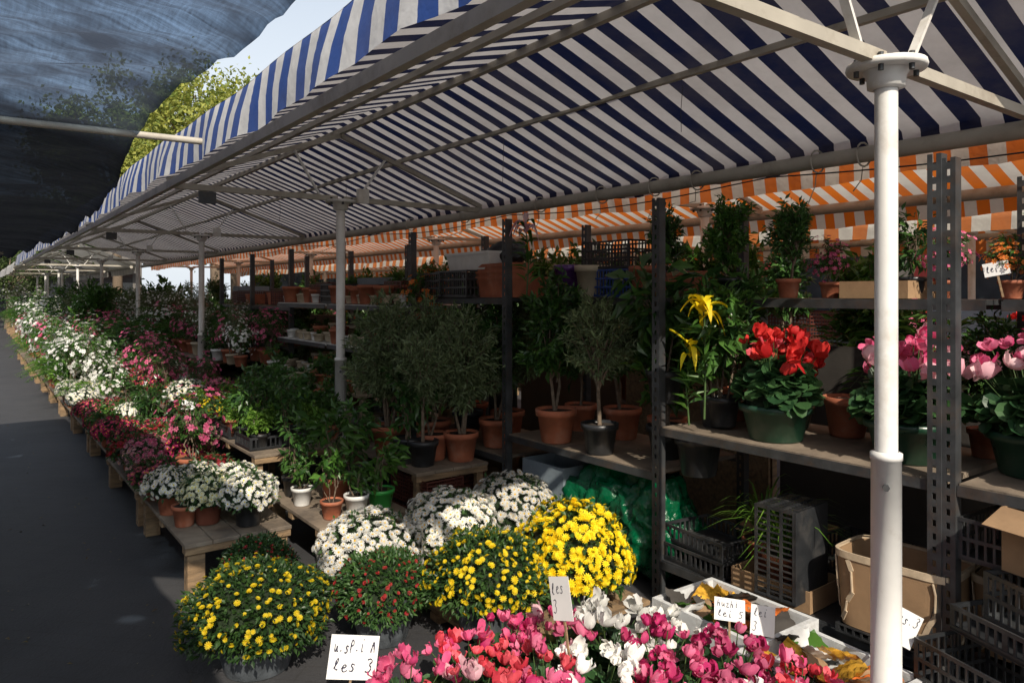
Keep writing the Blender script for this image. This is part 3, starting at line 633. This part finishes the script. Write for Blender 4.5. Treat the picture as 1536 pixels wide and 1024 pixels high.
# lily: upright leafy stem with arching strap petals
def lily(name,cols,top,n,seed,L=.14):
    mb=MB(); r=np.random.default_rng(seed)
    tube(mb,[(0,0,0),(.02,0,top*.5),(-.01,0,top)],[.006,.005,.004],6,1)
    for k in range(n):
        a=k*2.4+r.uniform(-.3,.3); h=np.array([math.cos(a),math.sin(a),0]); sd=np.array([-h[1],h[0],0]); s=np.array([-.01,0,top-.03*(k%3)])
        l=L*r.uniform(.7,1.25); upw=r.uniform(-1.2,.8); q=bez(s,s+h*l*.45+np.array([0,0,l*.6]),s+h*l*r.uniform(.6,1.)+np.array([0,0,l*upw]),np.linspace(0,1,8)); w=(.017*np.array([.3,.7,1.1,1.2,1.1,.9,.6,.1])*(1+.15*np.sin(np.arange(8)*2+k)))[:,None]
        up=np.array([0,0,.007]); mb.add(np.concatenate([q-sd*w+up,q-up*.5,q+sd*w+up]),np.array([(j*8+i,j*8+i+1,(j+1)*8+i+1,(j+1)*8+i) for j in range(2) for i in range(7)]),0 if k%4 else 2,True)
    m=26; P=np.stack([r.uniform(-.01,.02,m),r.uniform(-.01,.01,m),r.uniform(.08,top*.85,m)],-1); D=r.normal(size=(m,3)); D[:,2]=abs(D[:,2])*.6+.2
    leaves(mb,P,D,r.uniform(.09,.15,m),.22,3,upj=.3)
    return mb.mesh(name,[M[cols[0]],M['stem'],M[cols[1]],M['lf_mid']])
YL=lily('yellow_lily',('f_yel','f_yel'),.56,13,3,.12); place(YL,'yellow_lily',(2.92,2.34,.98),.3,1.0); place(lily('yellow_lily',('f_yel','lf_mid'),.44,12,9,.11),'yellow_lily',(2.95,2.46,.93),1.6,.9)
PL=lily('pink_lily',('f_lpink','lf_mid'),.5,12,5,.13); place(PL,'pink_lily',(2.98,3.85,1.58),0,.95)
# lower shelf of bay 1
for me,nm,x,y,z,rz,s in ((CRL,'shallow_black_crate',3.08,2.42,.212,1.5,1),(CRL,'shallow_black_crate',3.1,2.42,.30,1.45,.98),(CBs,'cardboard_tray',3.06,1.98,.212,1.6,.95),
    (CB,'cardboard_box',3.45,2.2,.212,1.5,.9),(CRB,'black_plastic_crate',3.45,1.75,.212,1.5,1),(CRB,'black_plastic_crate',3.3,.9,.212,1.5,1),(CRB,'black_plastic_crate',3.3,.9,.42,1.55,1),(CRG,'grey_plastic_crate',3.05,.95,.63,1.5,.9)):
    place(me,nm,(x,y,z),rz,s)
place(CRB,'black_plastic_crate',(2.98,1.80,.46),1.62,(.8,.8,1),rx=0,ry=math.pi/2)
place(GR,'spider_plant',(3.1,2.02,.23),0,1.05); place(GR,'spider_plant',(3.2,2.2,.23),1,1.1)
def basket():
    mb=MB(); n=72
    a=np.linspace(0,2*math.pi,n,endpoint=False)
    def ring(k,z):
        c,s=np.cos(a),np.sin(a); return np.stack([np.sign(c)*np.abs(c)**.35*.13*k,np.sign(s)*np.abs(s)**.35*.2*k,np.full(len(a),z)],-1)
    V=np.concatenate([ring(.9+.3*z,z) for z in (0,.08,.16,.25)]+[ring(.88+.3*z,z) for z in (.25,.16,.08,.004)])
    mb.add(V,np.array([(q*n+j,q*n+(j+1)%n,(q+1)*n+(j+1)%n,(q+1)*n+j) for q in range(7) for j in range(n)]),0)
    for j in range(0,n,9):
        pts=[ring(.9+.3*z+.012,z)[(j+int(7*math.sin(z*9)))%n] for z in np.linspace(.015,.235,7)]
        for p,q in zip(pts[:-1],pts[1:]): sqtube(mb,p,q,.004,.016,1)
    V=np.concatenate([ring(.985,.238),ring(1.0,.238),ring(1.0,.262),ring(.95,.262)])
    mb.add(V,np.array([(q*n+j,q*n+(j+1)%n,(q+1)*n+(j+1)%n,(q+1)*n+j) for q in range(3) for j in range(n)]),1)
    mb.add(ring(.88,.004),[tuple(range(n))],0)
    return mb.mesh('cardboard_basket',[M['card'],pbr('chip_wood',(.5,.4,.28),.7,.2,20,.1)])
BK=basket(); place(BK,'cardboard_basket',(3.02,1.43,.25),.05,1.15); place(BK,'cardboard_basket',(3.2,1.0,.25),.1,1.1)
place(CRL,'shallow_black_crate',(3.03,1.42,.212),1.55,(1,1,.4))
for me,nm,x,y,z,rz in ((CRB,'black_plastic_crate',2.72,.92,.0,1.2),(CRB,'black_plastic_crate',2.74,.93,.2,1.25),(CRG,'grey_plastic_crate',2.9,.78,.46,1.1),(CRL,'shallow_black_crate',2.85,.9,.42,1.2),(CB,'cardboard_box',2.98,.8,.64,1.3),(CRB,'black_plastic_crate',2.6,1.28,0,1.3)):
    place(me,nm,(x,y,z),rz)
blob('green_plastic_bag',(.29,.38,.38),M['bag'],5,.35,1.6,.12,(3.2,3.2,.0)); blob('green_plastic_bag',(.24,.26,.33),M['bag'],5,.35,1.9,.12,(3.12,2.84,.04))
place(GB,'grey_storage_box',(3.05,3.75,.01),1.5,1.0); place(CB,'cardboard_box',(3.45,3.7,.0),1.5,1.2); place(CB,'cardboard_box',(3.4,4.5,.0),1.5,1.3); place(GB,'grey_storage_box',(3.1,3.66,.29),1.6,.8)
place(FB,'polystyrene_tray',(2.62,1.95,.16),1.55,(1.1,1,1)); place(FB,'polystyrene_tray',(2.5,1.45,.16),1.5,(1,1,1))
place(CRB,'black_plastic_crate',(2.6,1.95,0),1.55,(1,1,.8)); place(CRB,'black_plastic_crate',(2.5,1.45,0),1.5,(1,1,.8))
def packet(name,col):
    mb=MB(); n=9; V=[];
    g=np.linspace(-1,1,n)
    for s in (1,-1):
        for a in g:
            for b in g: V.append((a*.07,b*.095,s*(.018*(1-a*a)**.7*(1-b*b)**.7)+.006*math.sin(a*9+b*7)+.004*math.sin(b*17)))
    F=[(i*n+j,(i+1)*n+j,(i+1)*n+j+1,i*n+j+1) for i in range(n-1) for j in range(n-1)]; F+= [tuple(k+n*n for k in f[::-1]) for f in F]
    mb.add(V,F,0,True); return mb.mesh(name,[M[col]])
PKT=[packet('bulb_packet','yellowpk'),packet('seed_packet','orangep'),packet('paper_packet','paper'),packet('green_packet','lf_mid'),packet('bulb_packet_b','card'),packet('dark_packet','darkp')]
for i in range(84):
    k=random.random()<.5; bx,by=(2.62,1.95) if k else (2.5,1.45)
    place(random.choice(PKT+PKT[:1]*2),'bulb_packet',(bx+random.uniform(-.15,.15),by+random.uniform(-.2,.2),.2+random.uniform(0,.06)),R_(),random.uniform(.55,.9),rx=random.uniform(-.6,.6),ry=random.uniform(-.6,.6))
cl=[(1.2,2.22,C_pink,'pink_cyclamen',1.0),(1.34,2.02,C_coral,'coral_cyclamen',1.0),(1.48,2.25,C_coral,'coral_cyclamen',1.0),(1.66,2.30,C_pink,'pink_cyclamen',.95),(1.62,2.02,C_coral,'coral_cyclamen',1.0),
 (1.78,1.88,C_wht,'white_cyclamen',1.0),(1.84,2.16,C_pink,'pink_cyclamen',1.0),(2.04,2.10,C_wht,'white_cyclamen',1.1),(1.93,1.66,C_pink2,'pink_cyclamen',1.05),(2.06,1.86,C_pink2,'pink_cyclamen',1.05),(2.22,1.66,C_pink2,'pink_cyclamen',1.05),
 (2.08,1.42,C_pink,'pink_cyclamen',1.05),(2.26,1.42,C_coral,'coral_cyclamen',1.0),(1.5,1.78,C_pink2,'pink_cyclamen',1.0),(1.75,1.6,C_coral,'coral_cyclamen',1.0),(1.9,1.36,C_wht,'white_cyclamen',1.0),(2.22,1.92,C_wht,'white_cyclamen',.95),(2.12,1.15,C_pink2,'pink_cyclamen',1)]
for i,(x,y,m_,nm,s) in enumerate(cl): place(m_[i%2],nm,(x,y,.002),R_(),s)
# ------------------------------------------------------------------ price cards
GL={'L':[[(.05,1),(.12,.5),(0,0),(.25,-.02),(.5,.12)]],'l':[[(.1,.2),(.4,.8),(.3,1),(.15,.7),(.2,.1),(.45,.1)]],'e':[[(0,.3),(.4,.4),(.35,.6),(.12,.55),(.05,.2),(.25,0),(.55,.15)]],
's':[[(.45,.5),(.2,.6),(.1,.45),(.4,.22),(.3,0),(0,.05)]],'3':[[(0,.9),(.25,1),(.5,.8),(.2,.52),(.5,.3),(.3,-.1),(-.05,0)]],'P':[[(.1,0),(.05,1),(.4,.95),(.45,.6),(.05,.5)]],'A':[[(0,0),(.25,1),(.5,0)],[(.1,.4),(.42,.4)]],
'u':[[(0,.6),(.05,.1),(.25,.05),(.4,.6),(.42,.05),(.55,.1)]],'.':[[(.2,0),(.26,.05)]],'i':[[(.2,.6),(.2,0),(.35,.05)],[(.22,.85),(.25,.9)]],'5':[[(.5,1),(.1,1),(.05,.6),(.4,.55),(.45,.15),(0,0)]],'n':[[(0,.6),(.02,0)],[(.02,.4),(.25,.6),(.38,.4),(.4,0)]],'z':[[(0,.6),(.4,.6),(0,0),(.5,.02)]],'h':[[(.05,1),(0,0)],[(.02,.4),(.3,.55),(.35,0)]]}
def card(name,w,h,lines,loc,rz,roll=0,tilt=-.15,stick=.2):
    mb=MB(); box(mb,(0,0,0),(w,.0016,h),0)
    nl=len(lines); lh=h/(nl+.35)
    for li,t in enumerate(lines):
        cw=w*.86/max(len(t),4); ch=lh*.62; y0=h/2-lh*(li+1)+.02*h
        for ci,c in enumerate(t):
            if c==' ': continue
            for st in GL[c]:
                jx,jy,sl=random.uniform(-.06,.06),random.uniform(-.1,.1),.18
                pts=[(-w*.42+cw*(ci+.1+jx+p[0]*1.25+p[1]*sl),y0+ch*(p[1]*1.1+jy)+ci*h*.008) for p in st]
                if len(pts)>2:
                    pp=[pts[0]]
                    for a,b in zip(pts[:-1],pts[1:]): pp+= [(a[0]*.75+b[0]*.25,a[1]*.75+b[1]*.25),(a[0]*.25+b[0]*.75,a[1]*.25+b[1]*.75)]
                    pts=pp+[pts[-1]]
                for a,b in zip(pts[:-1],pts[1:]):
                    d=np.array([b[0]-a[0],b[1]-a[1]]); L=np.linalg.norm(d)
                    if L<1e-6: continue
                    d/=L; n_=np.array([-d[1],d[0]])*w*.013*random.uniform(.6,1.2); a_=np.array(a)-d*w*.006; b_=np.array(b)+d*w*.006
                    V=[(q[0],-.0022,q[1]) for q in (a_-n_,b_-n_,b_+n_,a_+n_)]; mb.add(V,[(0,1,2,3)],1)
    if stick: box(mb,(0,.005,-h/2-stick/2+.03),(.008,.006,stick),2)
    o=obj(mb,name,[M['paper'],M['ink'],M['wood']],loc,rz); o.rotation_euler=(tilt,roll,rz); return o
card('price_sign',.165,.14,['u.sP.i A','les 3'],(1.07,2.36,.345),-.42,.14,-.3,.3)
card('price_sign',.1,.15,['les','3'],(1.72,2.02,.50),-1.45,-.28,-.1,.3)
card('price_sign',.12,.085,['huzhi.','lei 5'],(2.44,1.83,.34),-.75,.1,-.5,.15); card('price_sign',.09,.11,['lei','3'],(2.50,1.72,.32),-.95,.05,-.35,.15)
card('price_sign',.1,.12,['les.3','5'],(2.66,1.26,.42),-.9,.45,-.2,.2)
card('price_sign',.09,.055,['lei 3'],(3.36,1.22,1.70),-1.2,-.2,0,.12)
for y in (6.6,7.4,8.3,9.8,11.4): card('price_sign',.11,.08,['lei 5'],(1.5,y,.66),-.4,.1,-.2,.2)
# ------------------------------------------------------------------ upper shelf goods
def scat_goods(y0,y1,z,x0,x1,n,pool):
    for i in range(n):
        me,nm=random.choice(pool); place(me,nm,(random.uniform(x0,x1),y0+(y1-y0)*(i+.5)/n+random.uniform(-.03,.03),z),random.choice([0,1.57])+random.uniform(-.2,.2),random.uniform(.85,1.1))
POOL=[(CRB,'black_plastic_crate'),(CB,'cardboard_box'),(CRBL,'blue_plastic_crate'),(CBs,'cardboard_tray'),(PLT,'terracotta_planter'),(EP[1],'beige_pot'),(EP[2],'purple_pot'),(EP[0],'terracotta_pot'),(GB,'grey_storage_box'),(CRR,'brown_grid_crate')]
for k in range(3): place(PLT,'terracotta_planter',(3.08,4.25,1.572+.045*k),1.5,1.0)
place(CRB,'black_plastic_crate',(3.1,4.72,1.572),1.5,1); place(PLW,'white_planter',(3.1,4.6,1.775),1.55,1.1); blob('black_bag',(.13,.2,.1),M['black'],4,.3,2,.08,(3.2,4.35,1.82))
place(PLT,'terracotta_planter',(3.35,4.4,1.57),1.5,1)
place(CRR,'brown_grid_crate',(3.15,5.6,1.506),1.5,1); place(CRB,'black_plastic_crate',(3.1,5.1,1.572),1.5,.95)
for me,nm,x,y,s in ((EP[2],'purple_pot',3.35,3.86,1.1),(EP[1],'beige_pot',3.35,3.62,1.1),(EP[0],'terracotta_pot',3.38,3.15,1.2),(CRBL,'blue_plastic_crate',3.46,3.42,.9),(PLT,'terracotta_planter',3.42,2.9,1),(CBs,'cardboard_tray',3.48,1.72,.8),(FP,'pink_flowering_shrub',3.47,2.0,.5),(FO,'orange_flowering_plant',3.46,1.2,.55),(FP,'pink_flowering_shrub',3.46,1.45,.5),(BRb,'broadleaf_plant',3.46,1.6,.7),(C_bred,'scarlet_cyclamen',3.46,.8,.7),(LA,'potted_laurel',3.46,3.05,.55)):
    place(me,nm,(x,y,1.577),1.5+random.uniform(-.1,.1),s)
place(CRB,'black_plastic_crate',(3.46,3.45,1.76),1.55,.9)
scat_goods(5.5,8.0,1.506,3.0,3.3,7,POOL); scat_goods(8.2,10.8,1.46,3.1,3.4,7,POOL)
mcol=[M['whitep'],M['beige'],M['greyblue'],M['orangep'],M['bluep'],M['card']]
for z in (.456,.786,1.126,1.506):
    for i in range(30):
        y=5.4+.088*i+random.uniform(-.01,.01)
        me=random.choice([EP[3],EP[5],EP[3],SU,EP[5],EP[0]]); place(me,'small_pot',(random.uniform(2.80,2.95),y,z),R_(),random.uniform(.8,1.1))
        if random.random()<.6: place(random.choice([SU,HB,EP[3],EP[0],EP[1]]),'succulent_pot',(random.uniform(3.1,3.4),y,z),R_(),.8)
mb=MB()
for i in range(40): box(mb,(2.86+random.uniform(-.02,.02),5.6+.03*i,.786+.05),(.1,.02,.09+random.uniform(0,.03)),i%6)
obj(mb,'seed_booklets',mcol)
mb=MB()
for k,(x,z) in enumerate(((2.3,.50),(2.44,.64),(2.58,.78))):
    box(mb,(x,6.6,z-.01),(.13,2.3,.02),0)
    for y in (5.5,6.6,7.7): box(mb,(x,y,(z-.02)/2),(.05,.04,z-.02),0)
obj(mb,'stepped_plant_stand',[M['pale']])
for (x,z) in ((2.3,.501),(2.44,.641),(2.58,.781)):
    for i in range(17): place(random.choice([EP[5],SU,EP[3],SU,EP[0],HB,BRw]),'small_pot',(x,5.55+.132*i,z),R_(),random.uniform(.65,.95))
# ------------------------------------------------------------------ market rows filled
def row(x0,x1,y0,y1,z,pool,dx=.26,dy=.27,s0=.85,s1=1.15):
    y=y0
    while y<y1:
        x=x0
        while x<=x1+.001:
            me=random.choice(pool); place(me,me.name[:-2] if me.name.endswith('_b') else me.name.split('.')[0],(x+random.uniform(-.04,.04),y+random.uniform(-.04,.04),z),R_(),random.uniform(s0,s1)); x+=dx
        y+=dy
row(1.04,1.4,5.65,6.9,.251,[PK,DR,PK,PKW,FP,MG]); row(1.64,2.1,6.4,7.0,.482,[MG,PK,YS,HBb,PKW])
row(1.04,1.4,7.05,9.0,.251,[BRb,DR,MG,DR,MG,PK,WS,HB]); row(1.64,2.1,7.0,9.6,.482,[MG,DR,MG,DR,WS,MG,PKW,FP])
row(1.04,1.4,9.0,11,.251,[WS,FW,HBb,CS,WS,FE]); row(1.64,2.1,9.6,11,.482,[FP,BRb,FEb,HB,WS],s0=.9,s1=1.2)
row(1.08,1.4,11,14,.251,[FE,FE,GR,HBb,FEb,FW],s0=1.1,s1=1.5); row(1.64,2.1,11,14,.482,[FE,FEb,FW,BR,FP],s0=1,s1=1.4,dx=.4)
row(1.2,1.5,14,21.4,.251,[FW,FEb,FE,FW,FW,BR,FP],s0=1.0,s1=1.6,dx=.36,dy=.38); row(1.74,2.1,14,21,.482,[FW,FE,FEb,FW,LAb,TW,FP],s0=1,s1=1.4,dx=.42,dy=.4)
row(2.42,2.75,8.2,21,.80,[TW,FP,BRb,FEb,TW,BRw,FW,EP[1],EP[0]],s0=.6,s1=1.1,dx=.33,dy=.32)
row(3.05,3.4,8.2,10.8,.505,[LAb,OL,FEb,TW,EP[1]],s0=.6,s1=.9,dx=.35,dy=.35); row(3.05,3.4,8.2,10.8,1.005,[BRb,HB,EP[0],EP[1],SU,FO],s0=.8,s1=1,dx=.3)
row(3.0,3.3,11,21,.0,[LAb,OL,LM,TW],s0=1.1,s1=1.7,dx=.45,dy=.6)
for k in range(9):
    if k%2==0: table(1.25,2.2,21.8+1.6*k,23.2+1.6*k,.5)
row(1.45,2.2,21.8,35,.5,[FW,FEb,FE,BR,TW,WS],s0=1.1,s1=1.7,dx=.45,dy=.55)
mb=MB(); box(mb,(2.99,5.12,1.28),(.3,.3,.02),0); box(mb,(3.1,5.12,.64),(.05,.05,1.27),0); obj(mb,'plant_stand',[M['wood']])
place(FO,'orange_flowering_plant',(2.95,5.12,1.291),0,1.1)
# second aisle (behind shelving)
for k in range(10):
    y=-1+2.1*k; table(4.1,4.9,y,y+1.9,.75,legw=.06); table(6.9,7.9,y,y+1.9,.8,legw=.06)
PLN=[(FP,'pink_flowering_shrub'),(LA,'potted_laurel'),(BRb,'broadleaf_plant'),(FO,'orange_flowering_plant'),(FEb,'potted_palm'),(C_bred,'scarlet_cyclamen'),(LAb,'potted_laurel')]
for y in np.arange(-.9,19,.42):
    for x in (4.3,4.7):
        me,nm=random.choice(POOL+PLN*3); place(me,nm,(x,y,.752),random.choice([0,1.57])+random.uniform(-.2,.2),random.uniform(.9,1.3))
    if y<8:
        me,nm=random.choice(POOL); place(me,nm,(4.75,y,1.0),1.5,random.uniform(.9,1.3))
        me,nm=random.choice(POOL+PLN*3); place(me,nm,(7.2,y*1.4,.81),1.5,1.3)
        me,nm=random.choice(POOL); place(me,nm,(7.6,y*1.4,1.1),1.5,1.5)
mb=MB()
for i,y in enumerate(np.arange(-1.2,18,1.3)):
    hh=random.choice([1.15,1.3,.9]); box(mb,(3.98,y+.6,hh/2),(.02,1.22,hh),(0,1,1,2)[i%4])
obj(mb,'stall_back_panels',[pbr('brown_panel',(.12,.07,.04),.8,.3,3,.1),M['darkp'],M['wood']])
# ------------------------------------------------------------------ buildings
def building(name,x0,x1,y0,y1,h,wall,face,shop):
    e=bpy.data.objects.new(name,None); SC.collection.objects.link(e)
    mb=MB(); box(mb,((x0+x1)/2,(y0+y1)/2,h/2),(x1-x0,y1-y0,h)); obj(mb,'walls',[wall],parent=e)
    wm=MB();fm=MB();sm=MB()
    L=(y1-y0) if face=='x' else (x1-x0); n=int(L/3)
    for i in range(n):
        c=(i+.5)*L/n
        for fl in range(int((h-3.8)/3)):
            z=5.3+fl*3
            if face=='x': box(wm,(x0-.01,y0+c,z),(.06,1.1,1.7));
            else: box(wm,(x0+c,y0-.01,z),(1.1,.06,1.7))
            for s in (-1,1):
                if face=='x': box(fm,(x0-.05,y0+c+s*.6,z),(.1,.12,1.95)); box(fm,(x0-.06,y0+c,z+s*.92),(.14,1.4,.13))
                else: box(fm,(x0+c+s*.6,y0-.05,z),(.12,.1,1.95)); box(fm,(x0+c,y0-.06,z+s*.92),(1.4,.14,.13))
        if face=='x': box(wm,(x0-.012,y0+c,1.5),(.07,2.2,2.6)); box(sm,(x0-.4,y0+c,3.1),(.9,2.6,.35)); box(sm,(x0-.06,y0+c+1.28,1.55),(.12,.3,3.1))
        else: box(wm,(x0+c,y0-.012,1.5),(2.2,.07,2.6)); box(sm,(x0+c,y0-.4,3.1),(2.6,.9,.35))
    if face=='x': box(fm,(x0-.15,(y0+y1)/2,h+.1),(.5,y1-y0+.4,.35))
    else: box(fm,((x0+x1)/2,y0-.15,h+.1),(x1-x0+.4,.5,.35))
    g=pbr(name+'_glass',(.03,.035,.04),.15,.3,2,0); obj(wm,'windows',[g],parent=e); obj(fm,'frames',[M['offwhite']],parent=e); obj(sm,'shopfront',[shop],parent=e)
building('market_building',13,22,-12,42,10,pbr('cream_plaster',(.5,.42,.32),.85,.12,1.5,.1),'x',M['red'])
building('apartment_building',-14,9,52,60,7,pbr('grey_plaster',(.16,.15,.14),.85,.12,1.5,.1),'y',M['black'])
building('brick_house',-24,-15,-10,45,7,pbr('brick_wall',(.28,.14,.1),.85,.2,4,.1),'y',M['offwhite'])
# ------------------------------------------------------------------ trees
def tree(name,loc,h,cr,lm,nl=9000,ls=.16,ncl=60):
    mb=MB(); th=h*.45
    pts=[(0,0,0),(.05,.02,th*.5),(0,.08,th),(.05,0,h*.7)]; tube(mb,pts,[.2,.16,.12,.05],10,0)
    C=[]
    for i in range(ncl):
        d=nrm(rng.normal(size=3)); c=np.array([0,0,h*.68])+d*np.array([cr,cr,h*.3])*rng.uniform(.3,1)**.5; C.append(c)
        if i<26: tube(mb,bez(np.array([0,0,th*rng.uniform(.8,1.1)]),np.array([c[0]*.3,c[1]*.3,c[2]*.8+.5]),c,np.linspace(0,1,6)),[.07,.055,.04,.03,.02,.01],5,0,False)
    C=np.array(C); k=rng.integers(0,ncl,nl); sz=rng.uniform(.2,.5,ncl)
    P=C[k]+rng.normal(size=(nl,3))*sz[k][:,None]*cr*.33
    leaves(mb,P,rng.normal(size=(nl,3)),ls*rng.uniform(.6,1.2,nl),.6,1,upj=1)
    return obj(mb,name,[M['bark'],M[lm]],loc)
tree('plane_tree',(5.7,22,0),8.1,2.35,'lf_tree',24000,.15,80)
tree('plane_tree',(4.2,29,0),9.4,2.6,'lf_tree',16000,.2,70); tree('plane_tree',(8.5,30,0),7.5,2.3,'lf_tree2',9000,.16)
tree('plane_tree',(-3,44,0),8,3,'lf_tree2',9000,.2); tree('plane_tree',(3,47,0),7,3,'lf_tree2',9000,.2)
tree('plane_tree',(1.5,40,0),4,2.,'lf_tree2',7000,.14)
for k in range(5): table(-2.3,-1.5,2+2.2*k,4+2.2*k,.5,legw=.06)
row(-2.2,-1.6,2,13,.502,[FW,FE,BR,PK,HB,MG],dx=.35,dy=.4)
# ------------------------------------------------------------------ world, sun, camera
EL=math.radians(37); AZ=math.radians(21)
S=Vector((-math.sin(AZ)*math.cos(EL),-math.cos(AZ)*math.cos(EL),math.sin(EL)))
w=bpy.data.worlds.new('World'); SC.world=w; w.use_nodes=True; nt=w.node_tree; bg=nt.nodes['Background']
sk=nt.nodes.new('ShaderNodeTexSky'); sk.sky_type='NISHITA'; sk.sun_disc=False; sk.sun_elevation=EL; sk.sun_rotation=math.atan2(S.x,S.y); sk.dust_density=2.5; sk.air_density=1.0
tc=nt.nodes.new('ShaderNodeTexCoord'); sp=nt.nodes.new('ShaderNodeSeparateXYZ'); nt.links.new(tc.outputs['Generated'],sp.inputs[0])
f=ramp(nt,sp.outputs['Z'],.25,.75,.85,.1)
nt.links.new(mix(nt,f,sk.outputs[0],(6.4,6.9,7.4)),bg.inputs[0]); bg.inputs[1].default_value=.14
L=bpy.data.lights.new('sun','SUN'); L.energy=5; L.angle=math.radians(.5); L.color=(1,.9,.76)
lo=bpy.data.objects.new('sun',L); SC.collection.objects.link(lo); lo.rotation_euler=S.to_track_quat('Z','Y').to_euler()
cam=bpy.data.cameras.new('camera'); co=bpy.data.objects.new('camera',cam); SC.collection.objects.link(co)
co.location=(0,0,1.6); co.rotation_euler=(math.radians(90),0,math.radians(-36.6)); cam.lens=25.78; cam.sensor_width=36; cam.shift_y=-.0469; cam.clip_end=600
SC.camera=co
SC.view_settings.view_transform='Standard'; SC.view_settings.look='None'; SC.view_settings.exposure=0
